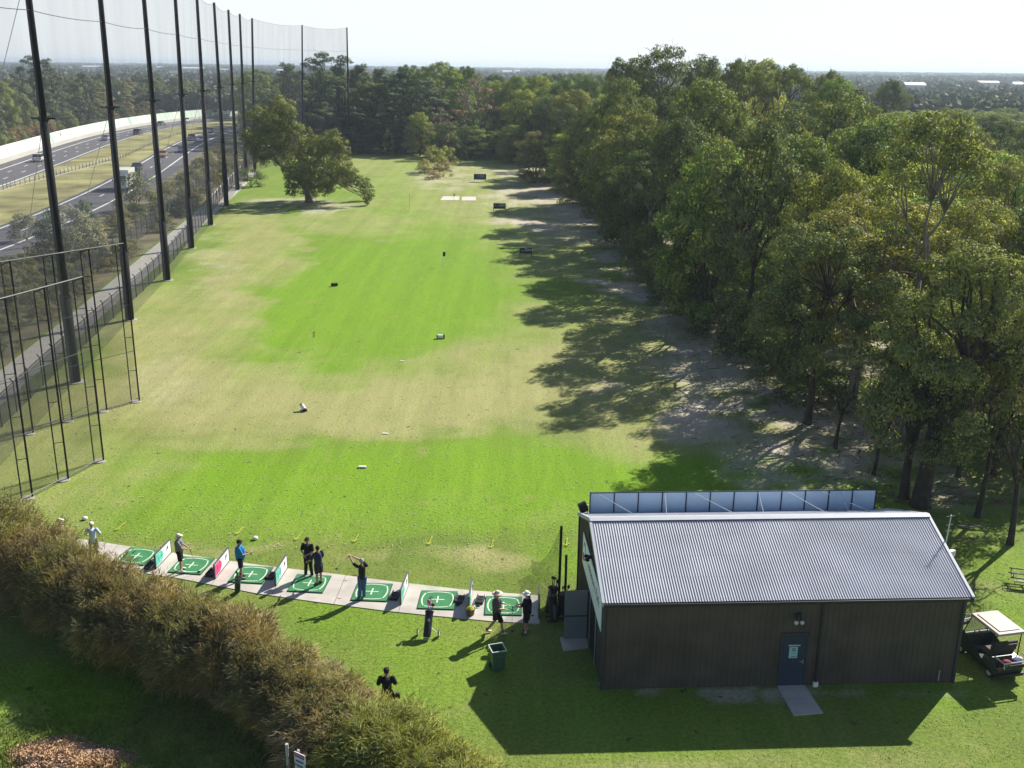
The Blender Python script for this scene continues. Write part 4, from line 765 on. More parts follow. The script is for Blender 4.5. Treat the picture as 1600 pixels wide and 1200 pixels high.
# slab in front of the door and by the side door
q = [G(*p)[:2] for p in ((1213, 1071), (1256, 1071), (1286, 1115), (1240, 1119))]
mb = MB(); m1 = [(q[0]+q[3])/2, (q[1]+q[2])/2]; e = .006
mb.prism([tuple(v) for v in (q[3], q[2], m1[1]-[0, e*2], m1[0]-[0, e*2])], -.02, .045); mb.prism([tuple(v) for v in (m1[0]+[0, e*2], m1[1]+[0, e*2], q[1], q[0])], -.02, .045); tag(mb.build('door_slab', CONC), kind='structure')
q = [tuple(G(*p)[:2]) for p in ((875, 998), (917, 1000), (919, 1013), (880, 1018))]; mb = MB(); mb.prism(q[::-1], -.02, .07); tag(mb.build('side_slab', CONC), kind='structure')
# gable side: doorway and open door leaf
vh = loc(*G(917, 1000)[:2])[1]
mb = MB(); mb.box((-.035, vh-.9, 1.06), (.05, 1.5, 2.12)); sdw = mb.build('doorway', mat('doorway_shade', (.012, .013, .015), .8), shed)  # no real opening: flat near-black panel paints the shade inside the doorway
mb = MB(); mb.box((-.065, vh-.14, 1.08), (.03, .10, 2.16)); mb.box((-.065, vh-1.68, 1.08), (.03, .10, 2.16)); mb.box((-.065, vh-.9, 2.19), (.03, 1.62, .09)); mb.build('door_jamb', mat('jamb_blue', (.22, .28, .32), .5), sdw)
lf = MB(); lf.box((-.57, vh+.02, 1.08), (.90, .045, 2.06)); lf = lf.build('door', GREY, shed)
mb = MB(); mb.box((-.57, vh-.008, 1.05), (.90, .012, .05)); mb.box((-.13, vh-.01, 1.08), (.05, .02, 2.06)); mb.build('rail', DARK, lf)
# gable sign
SA, SB = 5.62, .30; s0, s1 = 2.12, 3.42
sg = MB(); sg.box((-.07, (SA+SB)/2, (s0+s1)/2), (.03, SA-SB, s1-s0)); sg = sg.build('sign', mat('sign_pale', (.82, .92, .92), .45, var=.04), shed)
tb_ = mat('sign_blue', (.012, .03, .12), .5); tg_ = mat('sign_green', (.12, .32, .12), .5); to_ = mat('sign_orange', (.55, .22, .12), .5)
def wall_text(txt, size, v, z, m, par, name='lettering'):
    o = link(name, text_mesh(txt, size, m), par); o.rotation_euler = (math.pi/2, 0, -math.pi/2); o.location = (-.088, v, z); return o
wall_text('Centenary', .52, 4.2, 2.66, tb_, sg); wall_text('Park', .52, 1.75, 2.66, tb_, sg)
mb = MB(); mb.tube([(-.09, 5.0+.30*math.cos(a), 2.86+.34*math.sin(a)) for a in np.linspace(.3, 3.3, 12)], [.03+.02*math.sin(i/11*3.14) for i in range(12)], 6, flat=.3); mb.build('logo_arc', tg_, sg)
mb = MB(); mb.tube([(-.09, 5.0+.30*math.cos(a), 2.86+.34*math.sin(a)) for a in np.linspace(3.6, 5.8, 12)], [.03+.02*math.sin(i/11*3.14) for i in range(12)], 6, flat=.3); mb.build('logo_arc', to_, sg)
mb = MB(); mb.box((-.16, 3.1, 3.60), (.18, .12, .10)); mb.ell((-.26, 3.25, 3.56), (.09, .09, .07)); mb.ell((-.26, 2.95, 3.56), (.09, .09, .07)); mb.build('floodlight', BLK, shed)
mb = MB(); mb.tube([(-.06, 3.5, 3.85), (-.12, 3.7, 4.1), (-.06, 3.9, 4.2)], .02, 5); mb.tube([(-.06, 3.3, 3.7), (-.10, 3.4, 3.95)], .03, 5); mb.build('cable', BLK, shed)
# aerial at right end
mb = MB(); mb.cyl((BW+.42, 2.6, 3.9), (BW+.48, 2.6, 5.35), .022, 6)
for z, l in ((5.3, .16), (4.95, .12), (4.7, .10)): mb.cyl((BW+.47-l, 2.6, z), (BW+.47+l, 2.6, z+.03), .014, 5)
mb.build('aerial', mat('aerial_grey', (.45, .50, .48), .4, .5), shed)
mb = MB(); mb.box((BW+.50, 2.2, 4.0), (.22, .14, .24), .4); mb.cyl((BW+.3, 2.2, 3.95), (BW+.5, 2.2, 3.98), .02, 6); mb.build('camera_box', WHT, shed)
# roof screen (own thing, bolted on the rear slope)
scr = thing('roof_screen', 'row of twelve pale blue framed panels on the rear roof slope of the shed', 'screen', shed.location, TH)
u0, u1, sv, z0, z1 = .32, 12.15, BD-.25, 3.60, 4.52
PAN = mat('panel_blue', (.52, .68, .84), .35, var=.05, vscale=.8); P_ = PAN.node_tree.nodes['Principled BSDF']
FRM = mat('frame_navy', (.02, .03, .06), .4); n = 12; du = (u1-u0)/n
for i in range(n): mb = MB(); mb.box((u0+du*(i+.5), sv, (z0+z1)/2), (du-.04, .02, z1-z0-.06)); mb.build('panel', PAN, scr)
mb = MB()
for i in range(n+1): mb.box((u0+du*i, sv-.012, (z0+z1)/2), (.045, .05, z1-z0-.05))
mb.box(((u0+u1)/2, sv-.012, z1), (u1-u0+.04, .052, .035)); mb.box(((u0+u1)/2, sv-.012, z0-.01), (u1-u0+.04, .052, .06)); mb.build('frame', FRM, scr)
for i, (ua, ub) in enumerate(((.3, 1.6), (3.05, 2.9), (4.2, 5.6), (6.9, 6.8), (8.1, 9.3), (10.3, 10.25), (9.5, 11.2))):
    mb = MB(); mb.cyl((u0+ua, sv-.05, z1-.02), (u0+ub, sv-1.25, topz(sv-1.25)+.05), .012, 6); mb.build('brace', TRIM, scr)
sp_ = thing('roof_speaker', 'small black tilted box mounted on the rear left corner of the shed roof', 'speaker', (G(911, 806, 3.6)[0], 38.3, 3.62), .3)
mb = MB(); mb.box((0, 0, .27), (.34, .16, .42), M=Matrix.Rotation(-.35, 3, 'Y')); mb.build('case', BLK, sp_, bevel=.01); mb = MB(); mb.tube([(.16, -.02, -.25), (.22, -.02, .35)], .03, 5); mb.build('bracket', WHT, sp_)
# net post and small screen net at the end of the bays
NETM = net_mat('net_fine', .22); NETB = net_mat('net_big', .20, (.07, .075, .09)); POLE = mat('pole_black', (.018, .018, .020), .85, var=.12, spec=.12)
p0 = G(873, 936); e_ = thing('end_net', 'short black net post with slack triangular net between last bay and shed', 'net', (p0[0], p0[1], 0))
h_ = atY(877, 822, p0[1])[2]; mb = MB(); mb.cyl((0, 0, 0), (.03, 0, h_), .055, 8); mb.build('post', POLE, e_)
w1 = np.array([-1.1, 2.2]); mb = MB(); K = 8; vs = []
for i in range(K+1):
    t = i/K; vs += [(w1[0]*t, w1[1]*t, 0.02), (w1[0]*t, w1[1]*t, (h_-.05)*(1-t)**1.7+.7*t)]
mb.add(vs, [(2*i, 2*i+2, 2*i+3, 2*i+1) for i in range(K)]); mb.build('net', net_mat('net_mid', .38, (.10, .11, .07)), e_)
p0 = G(884, 985); h_ = atY(884, 895, p0[1])[2]; po = thing('door_post', 'thin black upright post beside the open grey shed door', 'post', (p0[0]-.02, p0[1]+.7, 0)); mb = MB(); mb.cyl((0, 0, 0), (0, 0, h_+.35), .05, 8); mb.build('post', POLE, po); mb = MB(); mb.cyl((0, 0, h_+.35), (0, 0, h_+.39), .06, 8); mb.build('cap', DARK, po)
# ================================================================== BAYS
MATG = mat('mat_green', (.045, .20, .085), .9, var=.12, vscale=4, bump=.3, bscale=60); MATE = mat('mat_edge', (.02, .07, .03), .8); LINE = mat('mat_line', (.62, .74, .55), .8, var=.15, vscale=8)
MC = [(-16.55, 41.05), (-13.88, 40.24), (-11.10, 39.47), (-8.44, 38.74), (-5.72, 38.07), (-2.95, 37.47), (-.24, 37.06)]
MA = [-.19, -.13, -.09, -.08, -.05, -.04, -.015]
lab = ['half hidden behind the hedge', 'under the man in grey shirt', 'under the man in the bright blue shirt', 'under the two men in black and navy', 'under the man in jeans', 'empty behind the golf trolley', 'nearest the shed']
def arc(mb, pts, wd, z):
    n = len(pts); vs = []
    for i, p in enumerate(pts):
        a = np.array(pts[max(0, i-1)]); b = np.array(pts[min(n-1, i+1)]); d = (b-a)/np.linalg.norm(b-a); nr = np.array([-d[1], d[0]])*wd/2; vs += [(p[0]-nr[0], p[1]-nr[1], z), (p[0]+nr[0], p[1]+nr[1], z)]
    mb.add(vs, [(2*i, 2*i+2, 2*i+3, 2*i+1) for i in range(n-1)])
for (x, y), a, l in zip(MC, MA, lab):
    t = thing('hitting_mat', 'green hitting mat with white lines, '+l, 'golf mat', (x, y, .03), a, 'green hitting mats in the bays')
    mb = MB(); mb.box((0, 0, .02), (1.5, 1.5, .04)); mb.build('pad', MATE, t); mb = MB(); mb.box((0, 0, .043), (1.46, 1.46, .01)); tf = mb.build('turf', MATG, t)
    mb = MB(); z = .0505
    for s in (-1, 1):
        arc(mb, [(s*(.64-.10*abs(q)**2/.25), q) for q in np.linspace(-.5, .5, 9)], .05, z); arc(mb, [(q, s*(.62-.08*abs(q)**2/.25)) for q in np.linspace(-.5, .5, 9)], .04, z)
    arc(mb, [(-.28, 0), (.28, 0)], .045, z); arc(mb, [(0, -.27), (0, .27)], .055, z+.001); mb.build('lines', LINE, t)
TEAL = mat('panel_teal', (.10, .50, .38), .5, var=.05); PINK = mat('panel_pink', (.78, .05, .20), .5, var=.05); PWH = mat('panel_white', (.80, .80, .80), .5, var=.04); FG = mat('frame_grey', (.10, .105, .11), .5)
DV = [((-15.33, 39.95), (-15.18, 41.45), TEAL, 'teal and white face, leftmost one showing past the hedge'), ((-12.53, 39.1), (-12.38, 40.7), PINK, 'pink and white face'), ((-9.83, 38.55), (-9.70, 40.1), TEAL, 'teal and white face right of the man in bright blue'),
      ((-7.1, 37.85), (-7.0, 39.35), None, ''), ((-4.42, 37.1), (-4.3, 38.65), TEAL, 'narrow pale face right of the man in jeans'), ((-1.62, 36.6), (-1.57, 38.2), TEAL, 'edge-on blue-grey panel behind the yellow ball bucket'), ((1.18, 36.15), (1.2, 37.6), PWH, 'white face behind the man in white hat')]
for k, (a, b, m_, l) in enumerate(DV):
    if m_ is None: continue
    a = np.array(a); b = np.array(b); L = np.linalg.norm(b-a); t = thing('bay_divider', 'low bay divider board with '+l, 'divider', (a[0], a[1], .03), math.atan2(b[1]-a[1], b[0]-a[0]), 'divider boards between the bays'); hh = .58
    mb = MB(); mb.box((L/2, 0, .06+hh/2), (L, .05, hh)); mb.build('panel', PWH if m_ is not None else PWH, t)
    if m_ in (TEAL, PINK):
        mb = MB(); P = [(.02, .09), (.55, .09)]+[(.55+.22*math.sin(q*math.pi), .09+(hh-.06)*q) for q in (.2, .35, .5, .65, .8)]+[(.55, .03+hh), (.02, .03+hh)]
        mb.add([(p[0], -.029, p[1]) for p in P], [tuple(range(len(P)))]); mb.build('colour_patch', m_, t)
        mb = MB(); mb.torus((0, 0, 0), .15, .012, n=16, m=4); r_ = mb.build('ring', mat('ring_green', (.25, .62, .50), .5) if m_ is TEAL else PINK, t); r_.rotation_euler = (0, 0, math.pi/2); r_.location = (.42, -.031, .36)
        mb = MB(); mb.tube([(L*.72, -.031, .30), (L*.76, -.031, .46), (L*.82, -.031, .50), (L*.80, -.031, .36)], .014, 5); mb.build('emblem', BLK, t)
    mb = MB(); mb.box((L/2, 0, .06+hh+.02), (L+.04, .07, .045)); mb.box((-.02, 0, .33), (.045, .07, .68)); mb.box((L+.02, 0, .33), (.045, .07, .68)); mb.box((L/2, 0, .03), (L, .06, .06)); mb.build('frame', FG, t)
# ball trays and tee holders by the dividers
for k, (px, py) in enumerate([(236, 886), (331, 898), (424, 902), (617, 934), (718, 939), (750, 940)]):
    q = G(px, py); l = ['behind the leftmost divider', 'beside the pink divider', 'left of the third divider', 'right of the mat of the man in jeans', 'left of the yellow ball bucket', 'right of the yellow ball bucket beside the last mat'][k]
    t = thing('ball_tray', 'black rubber ball tray '+l, 'ball tray', (q[0], q[1], .03), -.15, 'black ball trays')
    mb = MB(); mb.box((0, 0, .05), (.34, .62, .10), tap=.92); mb.build('tray', BLK, t, bevel=.02)
    mb = MB(); mb.torus((0, .08, .105), .12, .018, 'z'); mb.box((-.14, 0, .13), (.03, .6, .07)); mb.box((.14, 0, .12), (.03, .6, .05)); mb.build('rim', mat('rubber_grey', (.06, .06, .065), .6), t)
    if k in (4, 5): mb = MB(); mb.tube([(.0, -.42, 0), (.05, -.44, .16), (.16, -.42, .17)], .02, 6); mb.ell((.0, -.42, .03), (.10, .07, .03)); mb.build('tee_arm', BLK, t)
q = G(735, 961); t = thing('ball_bucket', 'dark wire bucket heaped with yellow range balls', 'bucket', (q[0], q[1], .03)); mb = MB(); mb.tube([(0, 0, 0), (0, 0, .26)], [.15, .19], 14); mb.build('bucket', mat('bucket_dark', (.12, .09, .05), .5), t); mb = MB(); mb.torus((0, 0, .26), .19, .012, 'z'); mb.build('rim', BLK, t)
YB = mat('ball_yellow', (.75, .68, .08), .4, var=.05); bm_ = MB().ell((0, 0, 0), (.03, .03, .03), 8, 6).mesh('range_ball', YB, True)
k = 0
for z, r, n in ((.255, .13, 14), (.255, .06, 7), (.30, .09, 9), (.30, .02, 2), (.34, .04, 4)):
    for i in range(n):
        a = 2*math.pi*i/n; o = link('range_ball', bm_, None); o.location = (q[0]+r*math.cos(a), q[1]+r*math.sin(a), z+.03); tag(o, 'yellow range ball heaped in the dark bucket', 'golf ball', 'yellow balls in the bucket')
# green edge tongues of concrete: two small bolted plates on the bare bay
for px, py in ((530, 936), (539, 908)):
    q = G(px, py); mb = MB(); mb.box((q[0], q[1], .034), (.16, .05, .008)); tag(mb.build('floor_plate', mat('rust', (.30, .16, .10), .8)), 'small rusty plate in the bare concrete bay, %s one' % ('nearer' if py > 920 else 'farther'), 'plate', 'rusty floor plates')
# range balls scattered over the turf (uncountable specks)
g = np.random.default_rng(4); n = 1500; x = g.uniform(-24, 4, n); y = 42+g.random(n)**1.5*75; x = x*(1+(y-42)/90); mb = MB()
o_ = MB().ell((0, 0, 0), (.030, .030, .030), 5, 4); V0 = np.array(o_.v)
for a, b in zip(x, y): mb.add([(v[0]+a, v[1]+b, v[2]+.03) for v in V0], o_.f)
tag(mb.build('scattered_balls', mat('ball_pale', (.72, .72, .60), .5)), 'pale range balls dotted all over the turf', 'golf balls', kind='stuff')
# yellow painted arrows on the grass before each bay
YP = mat('yellow_paint', (.42, .44, .05), .8, var=.35, vscale=8)
for k, (px, py) in enumerate([(187, 826), (283, 838), (374, 832), (466, 841), (556, 844), (672, 848), (769, 853), (886, 850)]):
    q = G(px, py); a = math.atan2(60, -(q[0]))*0; t = MB(); z = .072
    an = (-q[0])*.012; arc(t, [(q[0]-.05, q[1]-.28), (q[0]+.05+.15*an, q[1]+.55)], .035, z); arc(t, [(q[0]-.05, q[1]-.28), (q[0]-.17, q[1]-.06)], .035, z+.001); arc(t, [(q[0]-.05, q[1]-.28), (q[0]+.08, q[1]-.04)], .035, z+.002)
    for i_ in range(0): pass
    tag(t.build('painted_arrow', YP), 'small yellow arrow painted on the grass, %s from the left' % ORD[k], 'painted mark', 'yellow arrows on the grass')
for k, (px, py) in enumerate([(133, 812), (399, 843)]):
    q = G(px, py); t = thing('tee_marker', 'white domed marker on the grass %s' % ('left of the man in pale shirt behind the hedge', 'just right of the man in bright blue shirt')[k], 'marker', (q[0], q[1], 0)); mb = MB(); mb.ell((0, 0, .08), (.13, .13, .09)); mb.build('dome', WHT, t, True); mb = MB(); mb.ell((0, 0, .02), (.10, .10, .03)); mb.build('base', BLK, t)
# ---- targets and flags out on the range
for k, (px, py, w_, l) in enumerate([(688, 529, .42, 'white and black target drum lying on the bright turf in mid range'), (474, 642, .34, 'white target drum leaning on the dry turf, nearest of the targets'), (522, 447, .40, 'black target box far out on the left of the bright turf')]):
    q = G(px, py); t = thing('target_drum', l, 'target', (q[0], q[1], 0), [.2, -.7, .5][k]); t.scale = (.42, .42, .42)
    mb = MB(); mb.tube([(-.55, 0, .42), (.55, 0, .36)] if k != 1 else [(-.35, 0, .85), (.30, 0, .30)], w_, 14); mb.build('drum', WHT if k != 2 else BLK, t)
    mb = MB(); mb.tube([(.55, 0, .36), (.80, 0, .36)] if k != 1 else [(.30, 0, .30), (.46, 0, .16)], w_*1.08, 14); mb.tube([(-.7, 0, .42), (-.55, 0, .42)] if k != 1 else [(-.5, 0, .98), (-.35, 0, .85)], w_*.7, 14); mb.build('band', BLK if k != 2 else DARK, t)
    mb = MB(); mb.box((0, .05, .03), (1.3, .5, .06)); mb.build('skid', DARK, t)
q = G(566, 731); t = thing('target_plate', 'small white tray lying flat on the near green turf', 'target', (q[0], q[1], 0)); mb = MB(); mb.box((0, 0, .06), (.42, .16, .10)); mb.build('tray', WHT, t, bevel=.02); mb = MB(); mb.box((0, .0, .0), (.5, .2, .03)); mb.build('foot', FG, t)
for k, (px, py) in enumerate([(629, 565), (602, 678)]):
    q = G(px, py); mb = MB(); mb.box((q[0], q[1], .03), (.34, .12, .05)); tag(mb.build('distance_disc', WHT), ('thin white plate on the turf beyond the dry band', 'thin cream plate at the near edge of the dry band')[k], 'marker', 'thin white plates on the turf')
def flag(px, py, h, col, l, fl=(.55, .4)):
    q = G(px, py); t = thing('pin_flag', l, 'flag', (q[0], q[1], 0)); mb = MB(); mb.cyl((0, 0, 0), (0, 0, h), .025, 6); mb.build('pole', WHT, t)
    mb = MB(); mb.add([(0, 0, h), (fl[0], .1, h-.05), (fl[0]*.9, -.05, h-fl[1]), (0, 0, h-fl[1])], [(0, 1, 2, 3)]); o = mb.build('cloth', mat(col[0], col[1], .8), t); o.modifiers.new('s', 'SOLIDIFY').thickness = .01
flag(490, 545, 1.4, ('flag_yellow', (.85, .50, .03)), 'short orange-yellow flag stick on the left of the bright turf', (.14, .5)); flag(692, 416, 1.6, ('flag_dark', (.03, .03, .04)), 'thin pin with small dark flag in mid range', (.3, .5)); flag(640, 331, 2.6, ('flag_white', (.6, .7, .6)), 'tall thin pin on the far lush patch', (.12, .5)); flag(709, 318, 1.6, ('flag_dark2', (.08, .05, .05)), 'thin pin between the two pale far slabs', (.15, .5))
mb = MB(); q = [tuple(G(*p)[:2]) for p in ((688, 313), (717, 313), (718, 307), (692, 307))]; mb.prism(q, -.02, .03); q = [tuple(G(*p)[:2]) for p in ((721, 313.5), (744, 313.5), (743, 307.5), (722, 307.5))]; mb.prism(q, -.02, .03); tag(mb.build('far_slab', mat('pale_slab', (.55, .50, .46), .9)), kind='structure')
YS = [(821.5, 402, '50m', (.02, .02, .03), 'black yardage board reading 50m, nearest and rightmost of the three'), (780.5, 331, '100m', (.02, .02, .03), 'black yardage board reading 100m, middle of the three'), (750, 284.5, '150', (.03, .035, .10), 'navy yardage board reading 150, farthest and leftmost of the three')]
for px, py, tx, c, l in YS:
    q = G(px, py); s = q[1]/1600; wd = 18.5*s; t = thing('yardage_board', l, 'sign', (q[0], q[1], 0), 0, 'yardage boards on the turf'); h0, h1 = .45, .45+wd*.47
    mb = MB(); mb.box((0, 0, (h0+h1)/2), (wd, .05, h1-h0)); mb.build('board', mat('board_%s' % tx, c, .5), t)
    for s_ in (-1, 1): mb = MB(); mb.box((s_*wd/2, .0, h1/2), (.07, .07, h1)); mb.build('leg', DARK, t)
    m_ = mat('board_print', (.72, .74, .78), .5) if tx != '150' else mat('board_print_blue', (.30, .32, .62), .5)
    o = link('lettering', text_mesh(tx, wd*.34, m_, .004), t); o.rotation_euler = (math.pi/2, 0, 0); o.location = (-wd*.12 if tx != '150' else -wd*.2, -.032, (h0+h1)/2-wd*.11)
    mb = MB(); e = wd*.1; cx_ = -wd*.3 if tx != '150' else -wd*.0; cz = (h0+h1)/2
    mb.tube([(cx_-e, -.032, cz-e*.8), (cx_-e*.2, -.032, cz+e*.9), (cx_+e*.1, -.032, cz+e*.2), (cx_+e*.5, -.032, cz+e*.6), (cx_+e, -.032, cz-e*.8)], .02, 4) if tx != '150' else mb.box((0, -.03, cz-wd*.16), (wd*.5, .01, .03)); mb.build('emblem', m_, t)
# ================================================================== SAFETY NETS
PB = [((118, 597), (45, 0)), ((203, 500), (157, 0)), ((261, 438), (225, 0)), ((299, 388), (274, 0)), ((329, 352), (308, 3)), ((354, 322), (335, 15)), ((371, 297), (357, 20)), ((385, 283), (375, 33)), ((398, 268), (394, 40)), ((473, 246), (472, 42)), ((546, 240), (542, 43))]
NH = 29.3; tops = []; bases = []; FOOT = mat('footing', (.36, .34, .30), .9)
for k, (b, t_) in enumerate(PB):
    q = G(*b); u = atY(*t_, q[1]); d = (u-q)/(u[2]); tp = q+d*NH; bases.append(q); tops.append(tp)
    l = 'tall black steel net pole, %s from the near end of the long net' % ORD[k] if k < 9 else 'far net pole %s' % ('left of the two standing against the pines' if k == 9 else 'right of the two standing against the pines')
    t = thing('net_pole', l, 'pole', q, 0, 'tall net poles'); f = lambda z: tuple(d*z); r = .36 if k < 9 else .30
    mb = MB(); mb.tube([f(-.3), f(6.0)], [r, r*.97], 14); mb.tube([f(5.99), f(17.5)], [r*.80, r*.72], 14); mb.tube([f(17.49), f(NH)], [r*.64, r*.52], 14); mb.build('shaft', POLE, t, True)
    mb = MB(); mb.tube([f(5.9), f(6.05)], [r*1.04, r*1.04], 14); mb.tube([f(17.35), f(17.6)], [r*.95, r*.95], 14); mb.box(tuple(d*17.5+np.array([0, 0, 0])), (1.5, .08, .10)); mb.build('collar', POLE, t)
    mb = MB(); mb.tube([(0, 0, -.1), (0, 0, .06)], [.62, .60], 16); mb.build('footing', FOOT, t)
def sagnet(t, A0, A1, B0, B1, sag, m_, K=8):
    """A bottom/top at one pole, B at the next"""
    o = np.array(t.location); vs = []
    for i in range(K+1):
        s = i/K; b = A0*(1-s)+B0*s; u = A1*(1-s)+B1*s; u = u-np.array([0, 0, 4*sag*s*(1-s)]); out = .25*math.sin(math.pi*s); n_ = np.array([-(B0-A0)[1], (B0-A0)[0], 0]); n_ = n_/np.linalg.norm(n_)
        vs += [tuple(b-o), tuple((b*.5+u*.5)+n_*out-o), tuple(u-o)]
    mb = MB(); mb.add(vs, [(3*i+j, 3*i+3+j, 3*i+4+j, 3*i+1+j) for i in range(K) for j in (0, 1)]); ob = mb.build('net', m_, t)
    for z in (.82,):
        mb = MB(); pts = []
        for i in range(K+1): s = i/K; b = A0*(1-s)+B0*s; u = A1*(1-s)+B1*s; pts.append(tuple(b*(1-z)+u*z-np.array([0, 0, 4*.15*s*(1-s)])-o))
        mb.tube(pts, .022, 4); mb.build('cable', DARK, t)
    mb = MB(); pts = [vs[3*i+2] for i in range(K+1)]; mb.tube(pts, .02, 4); mb.build('cable', DARK, t)
t = thing('safety_net', 'long fine dark net hung along the line of tall poles beside the freeway', 'net', bases[0])
ext = bases[0]-(bases[1]-bases[0]); et = tops[0]-(tops[1]-tops[0])
Bs = [ext]+bases; Ts = [et]+tops
for i in range(9): sagnet(t, Bs[i]+[0, 0, .1], Ts[i]-[0, 0, .1], Bs[i+1]+[0, 0, .1], Ts[i+1]-[0, 0, .1], .55, NETB)
t = thing('safety_net', 'fine dark net across the far left corner between the last poles', 'net', bases[8])
for i in range(8, 10): sagnet(t, bases[i]+[0, 0, .1], tops[i]-[0, 0, .1], bases[i+1]+[0, 0, .1], tops[i+1]-[0, 0, .1], .5, NETB)
GW = mat('guy_steel', (.55, .56, .55), .4, .5)
for k, (i, z, dx, dy) in enumerate([(0, 17.5, -6.5, 4), (1, 17.5, -7, 1), (0, 26, -9, -3), (4, 17.5, -6, -1), (3, 17.5, -6, -1)]):
    p = bases[i]+(tops[i]-bases[i])*(z/NH); e = bases[i]+np.array([dx, dy, 0]); mb = MB(); mb.tube([p, (p+e)/2-[0, 0, .3], e], .022, 4)
    tag(mb.build('guy_wire', GW), 'pale guy wire slanting freeway-side from the %s net pole%s' % (ORD[i], ' near its top' if z > 20 else ' at the collar' if i == 0 else ''), 'cable', 'guy wires')
p = bases[8]+(tops[8]-bases[8])*.62; mb = MB(); mb.tube([p, p+[3.2, 0, -3.4]], .07, 8); tag(mb.build('stay_rod', mat('stay', (.12, .13, .14), .7, 0)), 'grey stay rod slanting down from the ninth pole into the spreading tree', 'rod')
# two ladder-post net screens at the near left
RAILG = mat('rail_grey', (.26, .27, .27), .7, 0)
def ladder(l, pts, tag_n, ext_n):
    P = [G(*p) for p in pts]; d = P[1]-P[0]
    for _ in range(ext_n): P.append(P[-1]+d*1.0)
    t = thing('net_screen', l, 'net', P[0]); o = P[0]; H_ = 10.25; off = np.array([-.42, -.25, 0])
    for q in P:
        pst_ = MB(); a = q-o; pst_.cyl(tuple(a), tuple(a+[0, 0, H_]), .05, 8); pst_.cyl(tuple(a+off), tuple(a+off+[0, 0, H_+.0]), .036, 8)
        for z in (2.1, 4.3, 6.5, 8.6): pst_.cyl(tuple(a+[0, 0, z]), tuple(a+off+[0, 0, z]), .018, 6)
        pst_.cyl(tuple(a+off+[0, 0, H_-.2]), tuple(a+[0, 0, H_]), .03, 6); pst_.build('post', POLE, t)
        f_ = MB(); f_.tube([tuple(a+off*.5+[0, 0, -.1]), tuple(a+off*.5+[0, 0, .05])], [.36, .34], 12); f_.build('footing', FOOT, t)
    for a, b in zip(P[:-1], P[1:]):
        a, b = a-o, b-o; mb = MB(); mb.add([tuple(a+[0, 0, .1]), tuple(b+[0, 0, .1]), tuple(b+[0, 0, H_]), tuple(a+[0, 0, H_])], [(0, 1, 2, 3)]); mb.build('net', net_mat('net_near', .26, (.05, .055, .05)), t)
    a, b = P[0]-o, P[-1]-o
    for z, r, m_ in ((H_+.03, .028, RAILG), (6.4, .018, DARK), (3.4, .018, DARK), (.22, .022, RAILG)): mb = MB(); mb.cyl(tuple(a+[0, 0, z]), tuple(b+[0, 0, z]), r, 6); mb.build('rail', m_, t)
ladder('nearer ladder-post net screen, partly behind the hedge at the left', [(162, 720), (107, 749), (51, 777)], 'B', 3)
ladder('farther ladder-post net screen standing beside the nearest tall net pole', [(218, 627), (167, 642), (113, 657), (52, 677)], 'A', 3)
# chain-link boundary fence
t = thing('boundary_fence', 'black chain-link fence with cranked posts between turf and footpath', 'fence', (FENX(80), 80, 0)); o = np.array(t.location); y = 44.0; pp = []
while y < 222: pp.append((FENX(y), y)); y += 2.75
n_ = 0
fpst = MB().tube([(0, 0, 0), (0, 0, 1.95), (-.18, 0, 2.2)], .04, 6).mesh('post', POLE)
for x, y in pp: ob = link('post', fpst, t); ob.location = (x-o[0], y-o[1], 0)
mb = MB()
for (a, b), (c, d) in zip(pp[:-1], pp[1:]): mb.add([(a-o[0], b-o[1], .03), (c-o[0], d-o[1], .03), (c-o[0], d-o[1], 1.95), (a-o[0], b-o[1], 1.95)], [(0, 1, 2, 3)])
mb.build('mesh_infill', net_mat('chainlink', .42, (.05, .05, .055)), t); mb = MB(); mb.tube([(a-o[0], b-o[1], 1.95) for a, b in pp], .028, 5); mb.build('rail', POLE, t)
t = thing('scrub_fence', 'thin dark mesh fence running through the scrub on the freeway side of the path', 'fence', (PATHX(100)-2.2, 100, 0)); o = np.array(t.location); pp = [(PATHX(y)-2.2-.01*(y-60), y) for y in np.arange(92, 200, 3.)]; mb = MB(); ob = MB()
for (a, b), (c, d) in zip(pp[:-1], pp[1:]): mb.add([(a-o[0], b-o[1], .03), (c-o[0], d-o[1], .03), (c-o[0], d-o[1], 2.2), (a-o[0], b-o[1], 2.2)], [(0, 1, 2, 3)]); ob.cyl((a-o[0], b-o[1], 0), (a-o[0], b-o[1], 2.3), .035, 5)
mb.build('mesh_infill', net_mat('chainlink2', .40, (.08, .08, .085)), t); ob.build('posts', POLE, t)
# path-side white panels by the far poles
t = thing('path_hoarding', 'short white hoarding fence at the far end of the footpath', 'fence', (*G(340, 318)[:2], 0)); o = np.array(t.location)
for i in range(12):
    y = 160+i*4.2; mb = MB(); mb.box((FENX(y)-.9-o[0], y-o[1], .75), (.08, 3.9, 1.3), math.atan2(7.5, 28)*.8); mb.build('panel', mat('hoarding', (.60, .58, .54), .7), t)
# wood-edge wire fence on the right
t = thing('wire_fence', 'low post and wire fence along the shaded edge of the wood', 'fence', (WX(90)+2, 90, 0)); o = np.array(t.location)
for y in np.arange(58, 200, 5.): mb = MB(); mb.cyl((WX(y)+2.2-o[0], y-o[1], 0), (WX(y)+2.2-o[0], y-o[1], 1.2), .05, 6); mb.build('post', BARK_G, t)
mb = MB()
for z in (.5, .9, 1.15): mb.tube([(WX(y)+2.2-o[0], y-o[1], z) for y in np.arange(58, 200, 5.)], .012, 4)
mb.build('wires', DARK, t)
